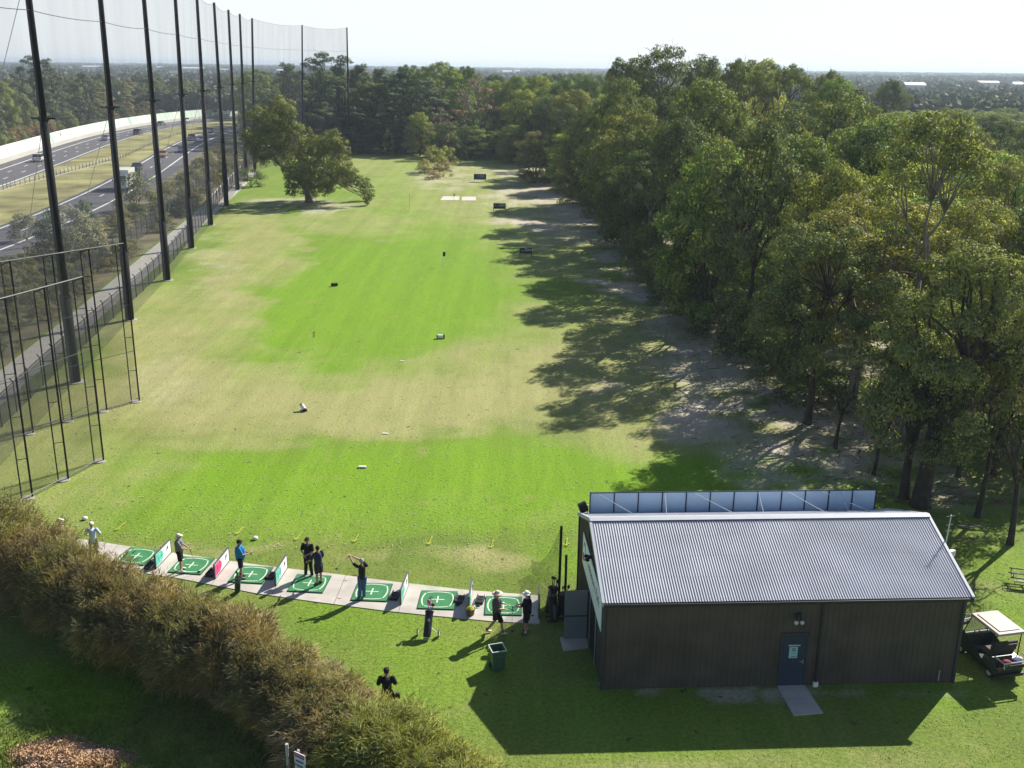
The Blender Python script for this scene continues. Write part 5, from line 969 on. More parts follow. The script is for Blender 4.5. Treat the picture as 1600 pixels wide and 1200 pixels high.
# two-sided board in the hedge at the bottom
q = G(466, 1246); t = thing('board_sign', 'white notice board on pale posts half hidden under the hedge at the bottom edge', 'sign', (q[0], q[1], 0), -.55)
mb = MB(); mb.cyl((-.34, 0, 0), (-.34, 0, 1.75), .05, 8); mb.cyl((.0, .12, 0), (.0, .12, 1.6), .04, 8); mb.build('posts', mat('post_pale', (.42, .44, .46), .6), t); mb = MB(); mb.box((.16, 0, 1.12), (.42, .03, 1.0)); mb.build('board', mat('board_pale', (.55, .58, .66), .5), t)
mb = MB()
for z, w_ in ((1.5, .38), (1.34, .30), (1.18, .24), (1.0, .32), (.82, .26)): mb.box((.16, -.018, z), (w_, .004, .05))
mb.build('print', mat('print_blue', (.05, .07, .22), .6), t); mb = MB(); mb.box((.16, -.017, 1.585), (.42, .004, .07)); mb.build('header', mat('print_red', (.45, .10, .12), .6), t)
# wheelie bin
q = G(777, 1044); t = thing('litter_bin', 'open dark green wheeled litter bin on the lawn near the shed', 'bin', (q[0], q[1], 0), .30); t.scale = (.84, .84, .80)
BG = mat('bin_green', (.05, .12, .075), .5, var=.08); RM = mat('bin_rim', (.42, .50, .44), .4); mb = MB(); v = []
for z, s in ((0, .24), (1.02, .30)):
    for a, b in ((-1, -1), (1, -1), (1, 1), (-1, 1)): v.append((a*s, b*s*1.05, z+.03))
v2 = [(x*.93, y*.93, z if z > .5 else z+.06) for x, y, z in v]
mb.add(v+v2, [(3, 2, 1, 0), (0, 1, 5, 4), (1, 2, 6, 5), (2, 3, 7, 6), (3, 0, 4, 7), (8, 9, 10, 11), (8, 12, 13, 9), (9, 13, 14, 10), (10, 14, 15, 11), (11, 15, 12, 8), (4, 5, 13, 12), (5, 6, 14, 13), (6, 7, 15, 14), (7, 4, 12, 15)]); mb.build('body', BG, t)
mb = MB(); c_ = [(-.31, -.325), (.31, -.325), (.31, .325), (-.31, .325), (-.31, -.325)]
for a, b in zip(c_[:-1], c_[1:]): mb.box(((a[0]+b[0])/2, (a[1]+b[1])/2, 1.06), (abs(a[0]-b[0])+.045, abs(a[1]-b[1])+.045, .035) if abs(a[0]-b[0]) > .1 else (.045, abs(a[1]-b[1])-.05, .035))
mb.build('rim', RM, t); mb = MB(); mb.cyl((-.24, .36, 1.02), (.24, .36, 1.02), .02, 6); mb.build('handle', RM, t)
for s in (-1, 1): mb = MB(); mb.cyl((s*.24, .24, .11), (s*.30, .24, .11), .11, 14); mb.build('wheel', BLK, t)
mb = MB(); mb.box((.02, -.296, .80), (.26, .006, .028)); mb.box((-.02, -.292, .74), (.20, .006, .022)); mb.build('print', RM, t)
# ================================================================== PEOPLE
SKIN = mat('skin', (.46, .27, .19), .6, var=.05); SKT = mat('skin_tan', (.36, .20, .13), .6, var=.05)
def remesh(mb, name, m, parent, vox, col=None):
    me = mb.mesh('tmp', m); o = link('tmp', me); r = o.modifiers.new('r', 'REMESH'); r.mode = 'VOXEL'; r.voxel_size = vox; s = o.modifiers.new('s', 'SMOOTH'); s.factor = .5; s.iterations = 4
    d = o.modifiers.new('d', 'DECIMATE'); d.ratio = .35
    bpy.context.view_layer.update(); n = bpy.data.meshes.new_from_object(o.evaluated_get(bpy.context.evaluated_depsgraph_get())); bpy.data.objects.remove(o); bpy.data.meshes.remove(me)
    n.polygons.foreach_set('use_smooth', [True]*len(n.polygons)); n.materials.clear(); n.materials.append(m); return link(name, n, parent)
def hand(mb, w, d, up):
    """palm and five curled fingers; w wrist, d direction, up palm-back direction"""
    w = Vector(w); d = Vector(d).normalized(); up = (Vector(up)-Vector(up).dot(d)*d).normalized(); s = d.cross(up)
    mb.tube([w, w+d*.04, w+d*.09], [.024, .036, .038], 8, flat=.5)
    for i, (o, L) in enumerate(((-.030, .066), (-.010, .076), (.010, .072), (.030, .056))):
        a = w+d*.085+s*o; mb.tube([a, a+d*L*.5-up*L*.15, a+d*L*.75-up*L*.5, a+d*L*.6-up*L*.8], [.0105, .010, .009, .008], 6)
    a = w+d*.03-s*.03; mb.tube([a, a+d*.03-s*.028-up*.01, a+d*.06-s*.03-up*.03], [.012, .011, .009], 6)
def person(label, loc, rz, shirt, bottom, shoes, arms, legs, hat=None, hair=None, skin=SKIN, lean=(0, 0), shorts=True, head=(0, 0), s=1.0, sock=None, belly=0.0):
    t = thing('person', label, 'person', loc, rz); t.scale = (s, s, s)
    lx, ly = lean; pel = Vector((0, 0, .95)); ch = Vector((lx*.7, ly*.7, 1.30)); nk = Vector((lx, ly, 1.49)); hd = nk+Vector((head[0]*.03, .02+head[1]*.03, .145))
    sh = [Vector((-.185, 0, 1.42))+Vector((lx, ly, 0)), Vector((.185, 0, 1.42))+Vector((lx, ly, 0))]
    hp = [Vector((-.095, 0, .92)), Vector((.095, 0, .92))]
    b = MB()
    b.tube([pel-Vector((0, 0, .10)), pel, pel+Vector((0, 0, .12)), ch, Vector((lx*.95, ly*.95, 1.42)), nk-Vector((0, 0, .01))], [.12, .155, .14, .165, .14, .06], 14, flat=.68)
    b.tube([nk-Vector((0, 0, .06)), hd], [.058, .052], 10); b.ell(tuple(hd), (.078, .098, .115), 14, 10); b.ell(tuple(hd+Vector((0, .045, -.055))), (.052, .055, .055), 10, 8)
    b.tube([hd+Vector((0, .09, .02)), hd+Vector((0, .118, -.025)), hd+Vector((0, .095, -.03))], [.010, .016, .012], 6); b.ell(tuple(hd+Vector((0, .098, -.062))), (.026, .012, .010), 8, 6)
    for e in (-1, 1): b.ell(tuple(hd+Vector((e*.080, 0, -.01))), (.014, .024, .034), 8, 6); b.ell(tuple(hd+Vector((e*.03, .088, .022))), (.018, .012, .010), 8, 6)
    for i, (el, wr) in enumerate(arms):
        el, wr = Vector(el), Vector(wr); S = sh[i]; b.tube([S, S*.4+el*.6, el], [.056, .048, .040], 10); b.tube([el, el*.6+wr*.4, wr], [.040, .038, .026], 10); b.ell(tuple(S), (.062, .062, .062), 10, 8); hand(b, wr, wr-el, Vector((0, .3, 1)))
    for i, (kn, an) in enumerate(legs):
        kn, an = Vector(kn), Vector(an); H_ = hp[i]; b.tube([H_, H_*.5+kn*.5, kn], [.088, .078, .055], 12); b.tube([kn, kn*.65+an*.35, an], [.054, .056, .036], 12); b.tube([an, an+Vector((0, .06, -.04)), an+Vector((0, .14, -.05))], [.036, .036, .025], 8)
    remesh(b, 'body', skin, t, .011)
    m_s, m_b = mat('cloth_%s' % (str(shirt)), shirt, .85, var=.12, vscale=5, bump=.2, bscale=8), mat('cloth_%s' % (str(bottom)), bottom, .85, var=.12, vscale=5, bump=.2, bscale=8)
    c = MB(); c.tube([pel-Vector((0, 0, .10)), pel+Vector((0, belly*.3, 0)), pel+Vector((0, belly*.7, .14)), ch+Vector((0, belly*.4, 0)), Vector((lx, ly, 1.43)), nk-Vector((0, 0, .015))], [.165, .175+belly*.3, .17+belly, .188+belly*.4, .155, .072], 16, flat=.74)
    for i, (el, wr) in enumerate(arms): el = Vector(el); S = sh[i]; c.ell(tuple(S), (.075, .075, .072), 10, 8); c.tube([S, S*.35+el*.65, S*.15+el*.85], [.074, .072, .076], 12)
    remesh(c, 'shirt', m_s, t, .014)
    c = MB(); c.tube([pel-Vector((0, 0, .12)), pel, pel+Vector((0, 0, .06))], [.155, .172, .162], 16, flat=.74)
    for i, (kn, an) in enumerate(legs):
        kn, an = Vector(kn), Vector(an); H_ = hp[i]
        if shorts: c.tube([H_+Vector((0, 0, .03)), H_*.5+kn*.5, H_*.08+kn*.92], [.105, .105, .100], 12)
        else: c.tube([H_+Vector((0, 0, .03)), H_*.5+kn*.5, kn, kn*.5+an*.5, an+Vector((0, 0, -.02))], [.105, .098, .080, .075, .068], 12)
    remesh(c, 'shorts' if shorts else 'trousers', m_b, t, .014)
    for i, (kn, an) in enumerate(legs):
        an = Vector(an); c = MB(); c.tube([an+Vector((0, -.05, -.035)), an+Vector((0, .0, -.025)), an+Vector((0, .08, -.045)), an+Vector((0, .18, -.06))], [.042, .050, .046, .030], 10, flat=.85); c.build('shoe', mat('shoe_%s' % str(shoes), shoes, .6), t, True)
        if sock: c = MB(); c.tube([an+Vector((0, 0, -.02)), an+Vector((0, -.005, .10))], [.042, .046], 10); c.build('sock', mat('sock_%s' % str(sock), sock, .9), t, True)
    for e in (-1, 1): c = MB(); c.ell(tuple(hd+Vector((e*.03, .094, .008))), (.010, .006, .007), 8, 6); c.build('eye', mat('eye', (.03, .025, .02), .3), t)
    hc = hair or (.05, .035, .025); c = MB(); c.ell(tuple(hd+Vector((0, -.018, .022))), (.084, .094, .106), 14, 10); c.build('hair', mat('hair_%s' % str(hc), hc, .8, var=.2, vscale=30), t, True)
    if hat:
        kind, hc2 = hat; hm = mat('hat_%s' % str(hc2), hc2, .8, var=.06); c = MB()
        if kind == 'cap': c.ell(tuple(hd+Vector((0, -.005, .048))), (.093, .108, .085), 14, 10); c.tube([hd+Vector((0, .07, .055)), hd+Vector((0, .13, .045)), hd+Vector((0, .18, .032))], [.075, .070, .045], 12, flat=.12); c.build('cap', hm, t, True)
        else:
            r = .17 if kind == 'bucket' else .205; c.tube([hd+Vector((0, 0, .03)), hd+Vector((0, 0, .10)), hd+Vector((0, 0, .135))], [.100, .092, .06], 14)
            c.tube([hd+Vector((0, 0, .018)), hd+Vector((0, 0, .034)), hd+Vector((0, 0, .046))], [r, r*.98, .10], 18); c.build('hat', hm, t, True)
    return t
def club(label, grip, headp, par=None, head='iron'):
    g_, h_ = Vector(grip), Vector(headp); t = thing('golf_club', label, 'golf club', h_); g_ = g_-h_; d = g_.normalized()
    mb = MB(); mb.tube([(0, 0, .02), g_*.75], [.007, .008], 6); mb.build('shaft', mat('club_steel', (.45, .46, .48), .3, .8), t); mb = MB(); mb.tube([g_*.75, g_], [.012, .015], 6); mb.build('grip', BLK, t)
    mb = MB(); mb.ell((.03, 0, .03), (.07, .055, .03), 10, 6) if head == 'wood' else mb.box((.03, 0, .03), (.09, .03, .05)); mb.build('head', mat('club_head', (.06, .06, .07), .3, .6), t)
def W(p, loc, rz, s=1.0): c_, s_ = math.cos(rz), math.sin(rz); return (loc[0]+s*(p[0]*c_-p[1]*s_), loc[1]+s*(p[0]*s_+p[1]*c_), loc[2]+s*p[2])
ST = [((-.10, .01, .50), (-.12, 0, .09)), ((.10, .01, .50), (.13, 0, .09))]
def at(px, py, z=.03): q = G(px, py, z); return (q[0], q[1], z)
# facing: local +Y is forward; rz=0 looks away from the camera
L = at(97, 869, .03); person('man in white cap almost wholly hidden behind the left of the hedge', L, -1.2, (.70, .70, .74), (.05, .05, .06), (.7, .7, .7), [((-.27, .10, 1.18), (-.10, .30, 1.05)), ((.27, .10, 1.18), (.06, .32, 1.03))], ST, ('cap', (.80, .80, .80)), s=1.04, lean=(0, .05))
L = at(149, 874, .03); person('man in pale blue shirt and white cap standing behind the hedge', L, .1, (.50, .60, .78), (.10, .10, .12), (.7, .7, .7), [((-.30, .05, 1.16), (-.16, .26, 1.02)), ((.31, .04, 1.17), (.18, .28, 1.02))], ST, ('cap', (.82, .82, .80)), hair=(.35, .33, .30), s=1.02)
L = at(283, 892, .08); rz = -1.45; person('man in grey shirt, white cap and black shorts holding a club on his mat', L, rz, (.20, .21, .24), (.015, .015, .018), (.72, .72, .70), [((-.22, .12, 1.17), (-.05, .36, 1.08)), ((.22, .14, 1.17), (.05, .38, 1.06))], [((-.11, .03, .50), (-.17, .0, .09)), ((.11, .03, .50), (.16, .05, .09))], ('cap', (.82, .82, .80)), hair=(.30, .28, .26), sock=(.75, .75, .75))
club('club held by the man in grey shirt, head on the mat', W((0, .42, 1.10), L, rz), (L[0]+.78, L[1]-.10, .085), head='wood')
L = at(377, 903, .08); rz = -1.35; person('heavy man in bright blue shirt and dark cap looking at something in his hands', L, rz, (.025, .22, .52), (.02, .02, .03), (.12, .12, .13), [((-.22, .12, 1.15), (-.04, .36, 1.10)), ((.22, .12, 1.15), (.06, .36, 1.10))], [((-.11, .02, .50), (-.16, .0, .09)), ((.11, .02, .50), (.14, .02, .09))], ('cap', (.03, .03, .04)), skin=SKT, belly=.05, s=1.02)
L2 = W((0.0, .46, 1.12), L, rz); t = thing('phone', 'small dark phone held by the man in bright blue shirt', 'phone', L2, rz); mb = MB(); mb.box((0, 0, 0), (.08, .15, .012)); mb.build('body', BLK, t, bevel=.004); mb = MB(); mb.box((0, 0, .008), (.07, .135, .003)); mb.build('screen', DARK, t)
L = at(483, 900, .03); rz = 2.9; person('man in black polo and black trousers facing the camera with hands together', L, rz, (.012, .012, .015), (.014, .013, .016), (.10, .09, .09), [((-.25, .08, 1.16), (-.03, .24, 1.06)), ((.25, .08, 1.16), (.06, .25, 1.08))], [((-.10, .02, .50), (-.14, 0, .09)), ((.10, .02, .50), (.14, .02, .09))], ('cap', (.02, .02, .022)), shorts=False, s=1.04, belly=.03)
L = at(499, 913, .08); rz = .75; person('man in navy shirt and shorts, back half turned, reaching towards the man in black', L, rz, (.020, .032, .075), (.018, .022, .035), (.03, .03, .03), [((-.30, .10, 1.15), (-.30, .34, 1.02)), ((.26, .06, 1.15), (.22, .26, .98))], [((-.09, .0, .50), (-.10, 0, .09)), ((.09, .0, .50), (.11, .02, .09))], None, hair=(.02, .017, .015), skin=SKT, s=1.02, belly=.03)
L = at(567, 934, .08); rz = .25; person('grey-haired man in black shirt and blue jeans, arms raised finishing a swing', L, rz, (.014, .014, .018), (.05, .12, .26), (.03, .03, .03), [((-.34, .10, 1.55), (-.44, .22, 1.76)), ((.02, .28, 1.52), (-.36, .26, 1.77))], [((-.10, .02, .50), (-.13, 0, .09)), ((.07, .05, .50), (.05, -.02, .12))], None, hair=(.42, .41, .40), shorts=False, s=1.02, belly=.02)
gq = W((-.42, .28, 1.80), L, rz, 1.02); t = None; club('club swung behind the head of the man in jeans', gq, (gq[0]-.55, gq[1]-.25, gq[2]-.52), head='wood')
L = at(776, 990, .0); rz = -.75-.6; person('walking man in broad pale hat, dark grey shirt and shorts, carrying a club', L, rz, (.10, .085, .10), (.012, .012, .014), (.66, .66, .68), [((-.24, .08, 1.16), (-.12, .38, 1.10)), ((.25, .02, 1.15), (.14, .30, 1.05))], [((-.09, -.05, .50), (-.12, -.34, .12)), ((.10, .16, .50), (.12, .20, .09))], ('broad', (.62, .50, .42)), sock=(.1, .1, .1), s=1.05)
club('driver carried low by the walking man in the broad hat', W((.02, .45, 1.06), L, rz), (L[0]+1.35, L[1]+.10, .72), head='wood')
L = at(823, 990, .0); rz = 1.25; person('man in white hat, black shirt and shorts, one hand on an upright club', L, rz, (.012, .012, .014), (.014, .014, .016), (.07, .08, .11), [((-.22, .16, 1.20), (-.10, .46, 1.10)), ((.24, .08, 1.18), (.10, .38, 1.08))], [((-.10, .02, .50), (-.13, 0, .09)), ((.10, .02, .50), (.14, .03, .09))], ('bucket', (.80, .79, .76)), sock=(.6, .6, .62), s=1.04)
club('upright club under the hand of the man in white hat', W((-.08, .56, 1.14), L, rz), W((-.06, .60, 0), L, rz))
t_ = thing('golf_glove', 'green glove on the hand of the man in white hat', 'glove', W((-.09, .53, 1.12), L, rz)); mb = MB(); mb.ell((0, 0, 0), (.055, .06, .04), 10, 8); mb.tube([(0, .0, .0), (.05, .05, -.02)], .02, 6); mb.build('glove', mat('glove_green', (.12, .40, .25), .7), t_, True)
L = (-4.05, 29.55, 0); rz = .05; person('man in black cap and t-shirt seen from behind, standing at the hedge', L, rz, (.010, .010, .014), (.012, .012, .016), (.03, .03, .03), [((-.27, .02, 1.16), (-.20, .28, 1.12)), ((.27, .02, 1.17), (.20, .28, 1.12))], ST, ('cap', (.02, .02, .025)), s=1.10, belly=.03)
t = thing('shoulder_bag', 'small black bag hanging at the right hip of the man behind the hedge', 'bag', (L[0]+.33, L[1]-.05, .92)); mb = MB(); mb.box((0, 0, 0), (.24, .13, .18), tap=.9); mb.build('body', BLK, t, bevel=.03); mb = MB(); mb.tube([(-.10, 0, .1), (-.22, -.10, .40), (-.36, -.02, .62)], .018, 6); mb.build('strap', BLK, t)
# ---- golf bags
def golf_bag(label, loc, tilt, rz, cols, covers, grp=None, h=.86):
    t = thing('golf_bag', label, 'golf bag', loc, rz, grp); M = Matrix.Rotation(tilt, 3, 'X'); f = lambda x, y, z: tuple(M@Vector((x, y, z)))
    mb = MB(); mb.tube([f(0, 0, 0), f(0, 0, .1), f(0, 0, h*.8), f(0, 0, h)], [.11, .12, .12, .13], 14); mb.build('bag_body', cols[0], t); mb = MB(); mb.tube([f(0, -.11, .10), f(0, -.13, .25), f(0, -.13, .5), f(0, -.10, .6)], [.06, .085, .08, .05], 10, flat=.6); mb.build('pocket', cols[1], t)
    mb = MB(); mb.tube([f(0, 0, h-.02), f(0, 0, h+.03)], [.138, .138], 14); mb.build('collar', BLK, t)
    for i, (cc, r) in enumerate(covers):
        a = i*2.1; p = f(.06*math.cos(a), .06*math.sin(a), h+.02); e = f(.09*math.cos(a), .09*math.sin(a), h+.24+.05*(i % 3)); mb = MB(); mb.tube([p, e], .012, 5); mb.ell(e, (r, r*.8, r*1.2), 8, 6); mb.build('club_head', cc, t, True)
    return t
BURG = mat('cover_burgundy', (.28, .03, .09), .7); PNK = mat('cover_pink', (.62, .18, .36), .7); STL = mat('iron_head', (.5, .5, .52), .3, .7); TLG = mat('bag_teal', (.03, .13, .13), .6)
q = G(666, 1000); tr = thing('golf_trolley', 'two-wheeled pull trolley carrying a dark bag on the lawn behind the empty mat', 'golf trolley', (q[0], q[1], 0), -.1)
mb = MB(); mb.tube([(.0, -.02, .10), (.05, .35, .55), (.06, .75, 1.0), (.02, .95, 1.22)], .017, 6); mb.tube([(-.02, .30, .42), (-.36, .28, .14)], .013, 6); mb.tube([(.08, .30, .42), (.42, .28, .14)], .013, 6); mb.box((0, -.04, .06), (.22, .12, .03)); mb.build('frame', mat('trolley_pale', (.60, .60, .58), .4, .4), tr)
mb = MB(); mb.torus((.02, .98, 1.27), .07, .016, 'z'); mb.build('handle', BLK, tr)
for s in (-.38, .44):
    mb = MB(); mb.torus((s, .28, .145), .125, .022); wq = mb.build('wheel', BLK, tr); mb = MB(); mb.cyl((s-.02, .28, .145), (s+.02, .28, .145), .10, 14); mb.build('rim', mat('wheel_white', (.62, .60, .50), .5), wq)
_g = golf_bag('dark navy golf bag with pink and burgundy headcovers strapped on the trolley', (q[0]+.02, q[1]-.0, .12), -.70, -.1, (mat('bag_navy', (.018, .022, .045), .5), mat('bag_black', (.02, .02, .025), .5)), [(BURG, .06), (PNK, .06), (BURG, .055), (BURG, .05), (PNK, .06), (PNK, .055), (STL, .03)]); _g.scale = (1.25, 1.15, 1.12)
q = G(371, 925); golf_bag('slim teal and black carry bag standing by the hedge behind the man in blue', (q[0], q[1], .02), .35, .5, (TLG, BLK), [(BLK, .05), (BLK, .05), (BLK, .045)], None, .80)
for k, (px, py, tl, r_) in enumerate([(866, 970, -.25, .3), (876, 962, .1, 1.6), (857, 956, -.35, -.5)]):
    q = G(px, py); _g = golf_bag(['black golf bag, front one of the dark cluster by the grey shed door', 'black golf bag against the post in the dark cluster by the shed door', 'black golf bag tipped left in the dark cluster by the shed door'][k], (q[0], q[1], 0), tl, r_, (BLK, mat('bag_grey', (.10, .10, .11), .6)), [(BLK, .06), (STL, .03), (BLK, .055), (STL, .03), (mat('cover_olive', (.28, .24, .14), .8), .05)], 'black golf bags by the shed door'); _g.scale = (1.5, 1.4, 1.12)
q = G(868, 972); t = thing('golf_trolley', 'black folded trolley under the dark cluster of golf bags by the shed door', 'golf trolley', (q[0], q[1], 0), .4)
mb = MB(); mb.tube([(0, 0, .1), (.05, .5, .9)], .018, 6); mb.tube([(-.3, .1, .14), (.3, .1, .14)], .014, 6); mb.build('frame', STL, t)
for s in (-.3, .3): mb = MB(); mb.torus((s, .1, .14), .12, .022); wq = mb.build('wheel', BLK, t); mb = MB(); mb.cyl((s-.015, .1, .14), (s+.015, .1, .14), .05, 10); mb.build('rim', STL, wq)
# ================================================================== GOLF CARTS
def golf_cart(label, loc, rz, body, roofm, canopy=True):
    """local +Y forward, wheelbase 1.65, width 1.2"""
    t = thing('golf_cart', label, 'golf cart', loc, rz); bm_ = mat('cart_body_%s' % str(body), body, .35, var=.05, spec=.5); SEAT = mat('seat_brown', (.055, .048, .042), .7, var=.1)
    mb = MB(); mb.side([(-1.15, .28), (-1.18, .55), (-.95, .78), (-.55, .82), (-.42, .72), (-.30, .40), (.35, .32), (.75, .36), (1.10, .34), (1.18, .50), (1.02, .80), (.72, .98), (.62, .92), (.60, .42), (.40, .26), (-.95, .22)], -.56, .56); mb.build('body', bm_, t, bevel=.03)
    mb = MB(); mb.box((0, .15, .30), (1.12, .95, .05)); mb.build('floor', BLK, t)
    st = MB(); st.box((0, -.42, .86), (1.05, .48, .14)); st = st.build('seat', SEAT, t, bevel=.04); mb = MB(); mb.box((0, -.70, 1.16), (1.05, .10, .42), M=Matrix.Rotation(.15, 3, 'X')); mb.build('backrest', SEAT, t, bevel=.03)
    mb = MB()
    for s in (-1, 1): mb.tube([(s*.52, .85, .88), (s*.50, .50, 1.82)], .022, 6); mb.tube([(s*.54, -.80, .75), (s*.50, -.88, 1.82)], .022, 6)
    mb.tube([(-.50, .52, 1.80), (.50, .52, 1.80)], .02, 6); mb.tube([(-.50, -.88, 1.80), (.50, -.88, 1.80)], .02, 6); mb.tube([(-.5, -.86, 1.30), (.5, -.86, 1.30)], .02, 6); mb.build('frame', BLK, t)
    if canopy:
        rf = MB(); rf.box((0, -.22, 1.84), (1.14, 1.60, .06), tap=.96); rf = rf.build('roof', roofm, t, bevel=.025); mb = MB(); mb.box((0, -.22, 1.885), (.84, 1.28, .03), tap=.97); mb.build('roof_panel', roofm, rf, bevel=.012)
        mb = MB(); mb.box((0, -.22, 1.803), (1.16, 1.62, .02)); mb.build('roof_edge', mat('roof_edge', (.45, .40, .36), .6), rf)
    ws = MB(); ws.add([(-.50, .845, .90), (.50, .845, .90), (.48, .50, 1.78), (-.48, .50, 1.78)], [(0, 1, 2, 3)]); o = ws.build('windscreen', mat('screen_glass', (.25, .28, .28), .1, alpha=.35), t); o.modifiers.new('s', 'SOLIDIFY').thickness = .006
    mb = MB(); mb.torus((0, 0, 0), .17, .016, 'z'); o = mb.build('steering_wheel', BLK, t); o.location = (-.27, .35, 1.05); o.rotation_euler = (.9, 0, 0); mb = MB(); mb.cyl((-.27, .62, .85), (-.27, .36, 1.04), .02, 6); mb.build('steering_column', BLK, t)
    for x in (-.5, .5):
        for y in (-.80, .84):
            mb = MB(); mb.torus((x, y, .22), .155, .065, n=22, m=10); tw_ = mb.build('wheel', mat('tyre', (.018, .018, .02), .8), t, True); mb = MB(); mb.cyl((x-.055, y, .22), (x+.055, y, .22), .125, 16); mb.cyl((x-.065, y, .22), (x+.065, y, .22), .05, 10); mb.build('rim', mat('rim_pale', (.55, .55, .53), .4, .3), tw_)
    for s in (-1, 1): mb = MB(); mb.ell((s*.4, 1.15, .62), (.09, .05, .06)); mb.build('headlight', mat('lens', (.7, .7, .68), .2), t, True); mb = MB(); mb.box((s*.45, -1.165, .60), (.14, .03, .06)); mb.build('tail_light', mat('lens_red', (.4, .03, .02), .3), t)
    bw_ = MB(); bw_.box((0, -1.22, .74), (1.05, .50, .05)); bw_.box((0, -1.47, .80), (1.05, .04, .14)); bw_ = bw_.build('bag_well', BLK, t, bevel=.02)
    mb = MB(); c_ = [(-.56, -1.0), (-.56, -1.50), (.56, -1.50), (.56, -1.0)]; mb.tube([(x, y, .98) for x, y in c_], .03, 8); mb.tube([(-.5, -1.48, .75), (-.56, -1.50, .98)], .02, 6); mb.tube([(.5, -1.48, .75), (.56, -1.50, .98)], .02, 6); mb.build('rack', mat('rack_pale', (.45, .46, .46), .4), bw_)
    mb = MB(); mb.box((0, -1.24, .30), (1.05, .10, .12)); mb.build('bumper', BLK, t, bevel=.02)
    return t
q0 = G(1545, 1058); CR = mat('cart_roof', (.38, .34, .29), .45, var=.05)
crz = math.atan2(0.52, 1.5)+.0; crz = R_(13)
cc = Vector((q0[0], q0[1], 0))-Vector((math.cos(crz)*-.5-math.sin(crz)*-.80, math.sin(crz)*-.5+math.cos(crz)*-.80, 0))
golf_cart('dark green golf cart with cream roof parked at the right end of the shed', cc, crz, (.025, .05, .04), CR)
mb = MB(); bx = [W((-.25, -1.22, .80), cc, crz), W((.1, -1.25, .82), cc, crz), W((.3, -1.2, .84), cc, crz)]
for p, c, r, l in zip(bx, [(.30, .03, .05), (.04, .05, .16), (.62, .64, .74)], [.13, .13, .10], ['red bundle', 'navy bundle', 'white towel']):
    o = MB(); o.ell((0, 0, .06), (r*1.3, r, .08)); o.tube([(-r, 0, .05), (0, r*.6, .10), (r, -.02, .06)], .05, 8); o = o.build('bundle', mat('bundle_%s' % str(c), c, .8, var=.2, vscale=9)); o.location = p; tag(o, l+' lying in the rear basket of the dark green golf cart', 'bundle')
golf_cart('pale golf cart mostly hidden behind the right end of the shed', (cc[0]-1.15, cc[1]+2.75, 0), R_(25), (.55, .62, .66), mat('cart_roof_teal', (.45, .58, .58), .4), canopy=False)
# boat-trailer frame at the right edge
q = G(1599, 912); t = thing('trailer_frame', 'low black metal trailer frame with a plank at the right edge of the picture', 'trailer', (q[0], q[1], 0), -.25)
mb = MB()
for y in (-.25, .25): mb.box((.6, y, .35), (2.4, .05, .05)); mb.box((.6, y, .55), (2.4, .04, .04))
for x in (-.5, .1, .7, 1.3): mb.box((x, 0, .353), (.04, .56, .05)); mb.box((x, -.25, .45), (.03, .03, .2)); mb.box((x, .25, .45), (.03, .03, .2))
mb.build('frame', BLK, t); mb = MB(); mb.box((.5, -.45, .30), (2.0, .14, .04)); mb.build('plank', mat('plank', (.35, .33, .30), .8), t)
for y in (-.4, .4): mb = MB(); mb.torus((.8, 0, .2), .14, .05, n=16, m=8); o = mb.build('wheel', BLK, t); o.rotation_euler = (0, 0, math.pi/2); o.location = (.8, y-.8, 0)
q = G(1583, 880); mb = MB(); mb.tube([(0, 0, .06), (.5, -.25, .10), (.9, -.2, .16), (1.3, -.45, .08)], [.07, .06, .045, .02], 8); o = mb.build('fallen_branch', BARK_G); o.location = (21.6, 45.2, 0); tag(o, 'pale fallen branch in the clearing under the small leaning trees', 'branch')
# ================================================================== VEHICLES ON THE FREEWAY
GLS = mat('car_glass', (.03, .035, .045), .12, spec=.8); TYR = mat('tyre', (.018, .018, .02), .8); RIM = mat('alloy', (.5, .5, .52), .3, .7)
CAR = {'sedan': ([(-2.3, .35), (-2.32, .75), (-2.1, .95), (-1.5, 1.0), (1.0, .95), (2.0, .78), (2.3, .60), (2.3, .35)], [(-1.75, .98), (-1.05, 1.42), (.25, 1.44), (1.15, .95)], 1.78),
       'suv': ([(-2.25, .40), (-2.30, .85), (-2.25, 1.08), (1.05, 1.06), (1.95, .98), (2.25, .75), (2.28, .40)], [(-2.20, 1.06), (-1.95, 1.66), (.25, 1.68), (1.10, 1.05)], 1.86),
       'ute': ([(-2.6, .45), (-2.62, 1.02), (-.8, 1.05), (1.15, 1.08), (2.1, 1.0), (2.4, .80), (2.42, .45)], [(-.85, 1.05), (-.70, 1.70), (.45, 1.72), (1.2, 1.07)], 1.88)}
CM = {}
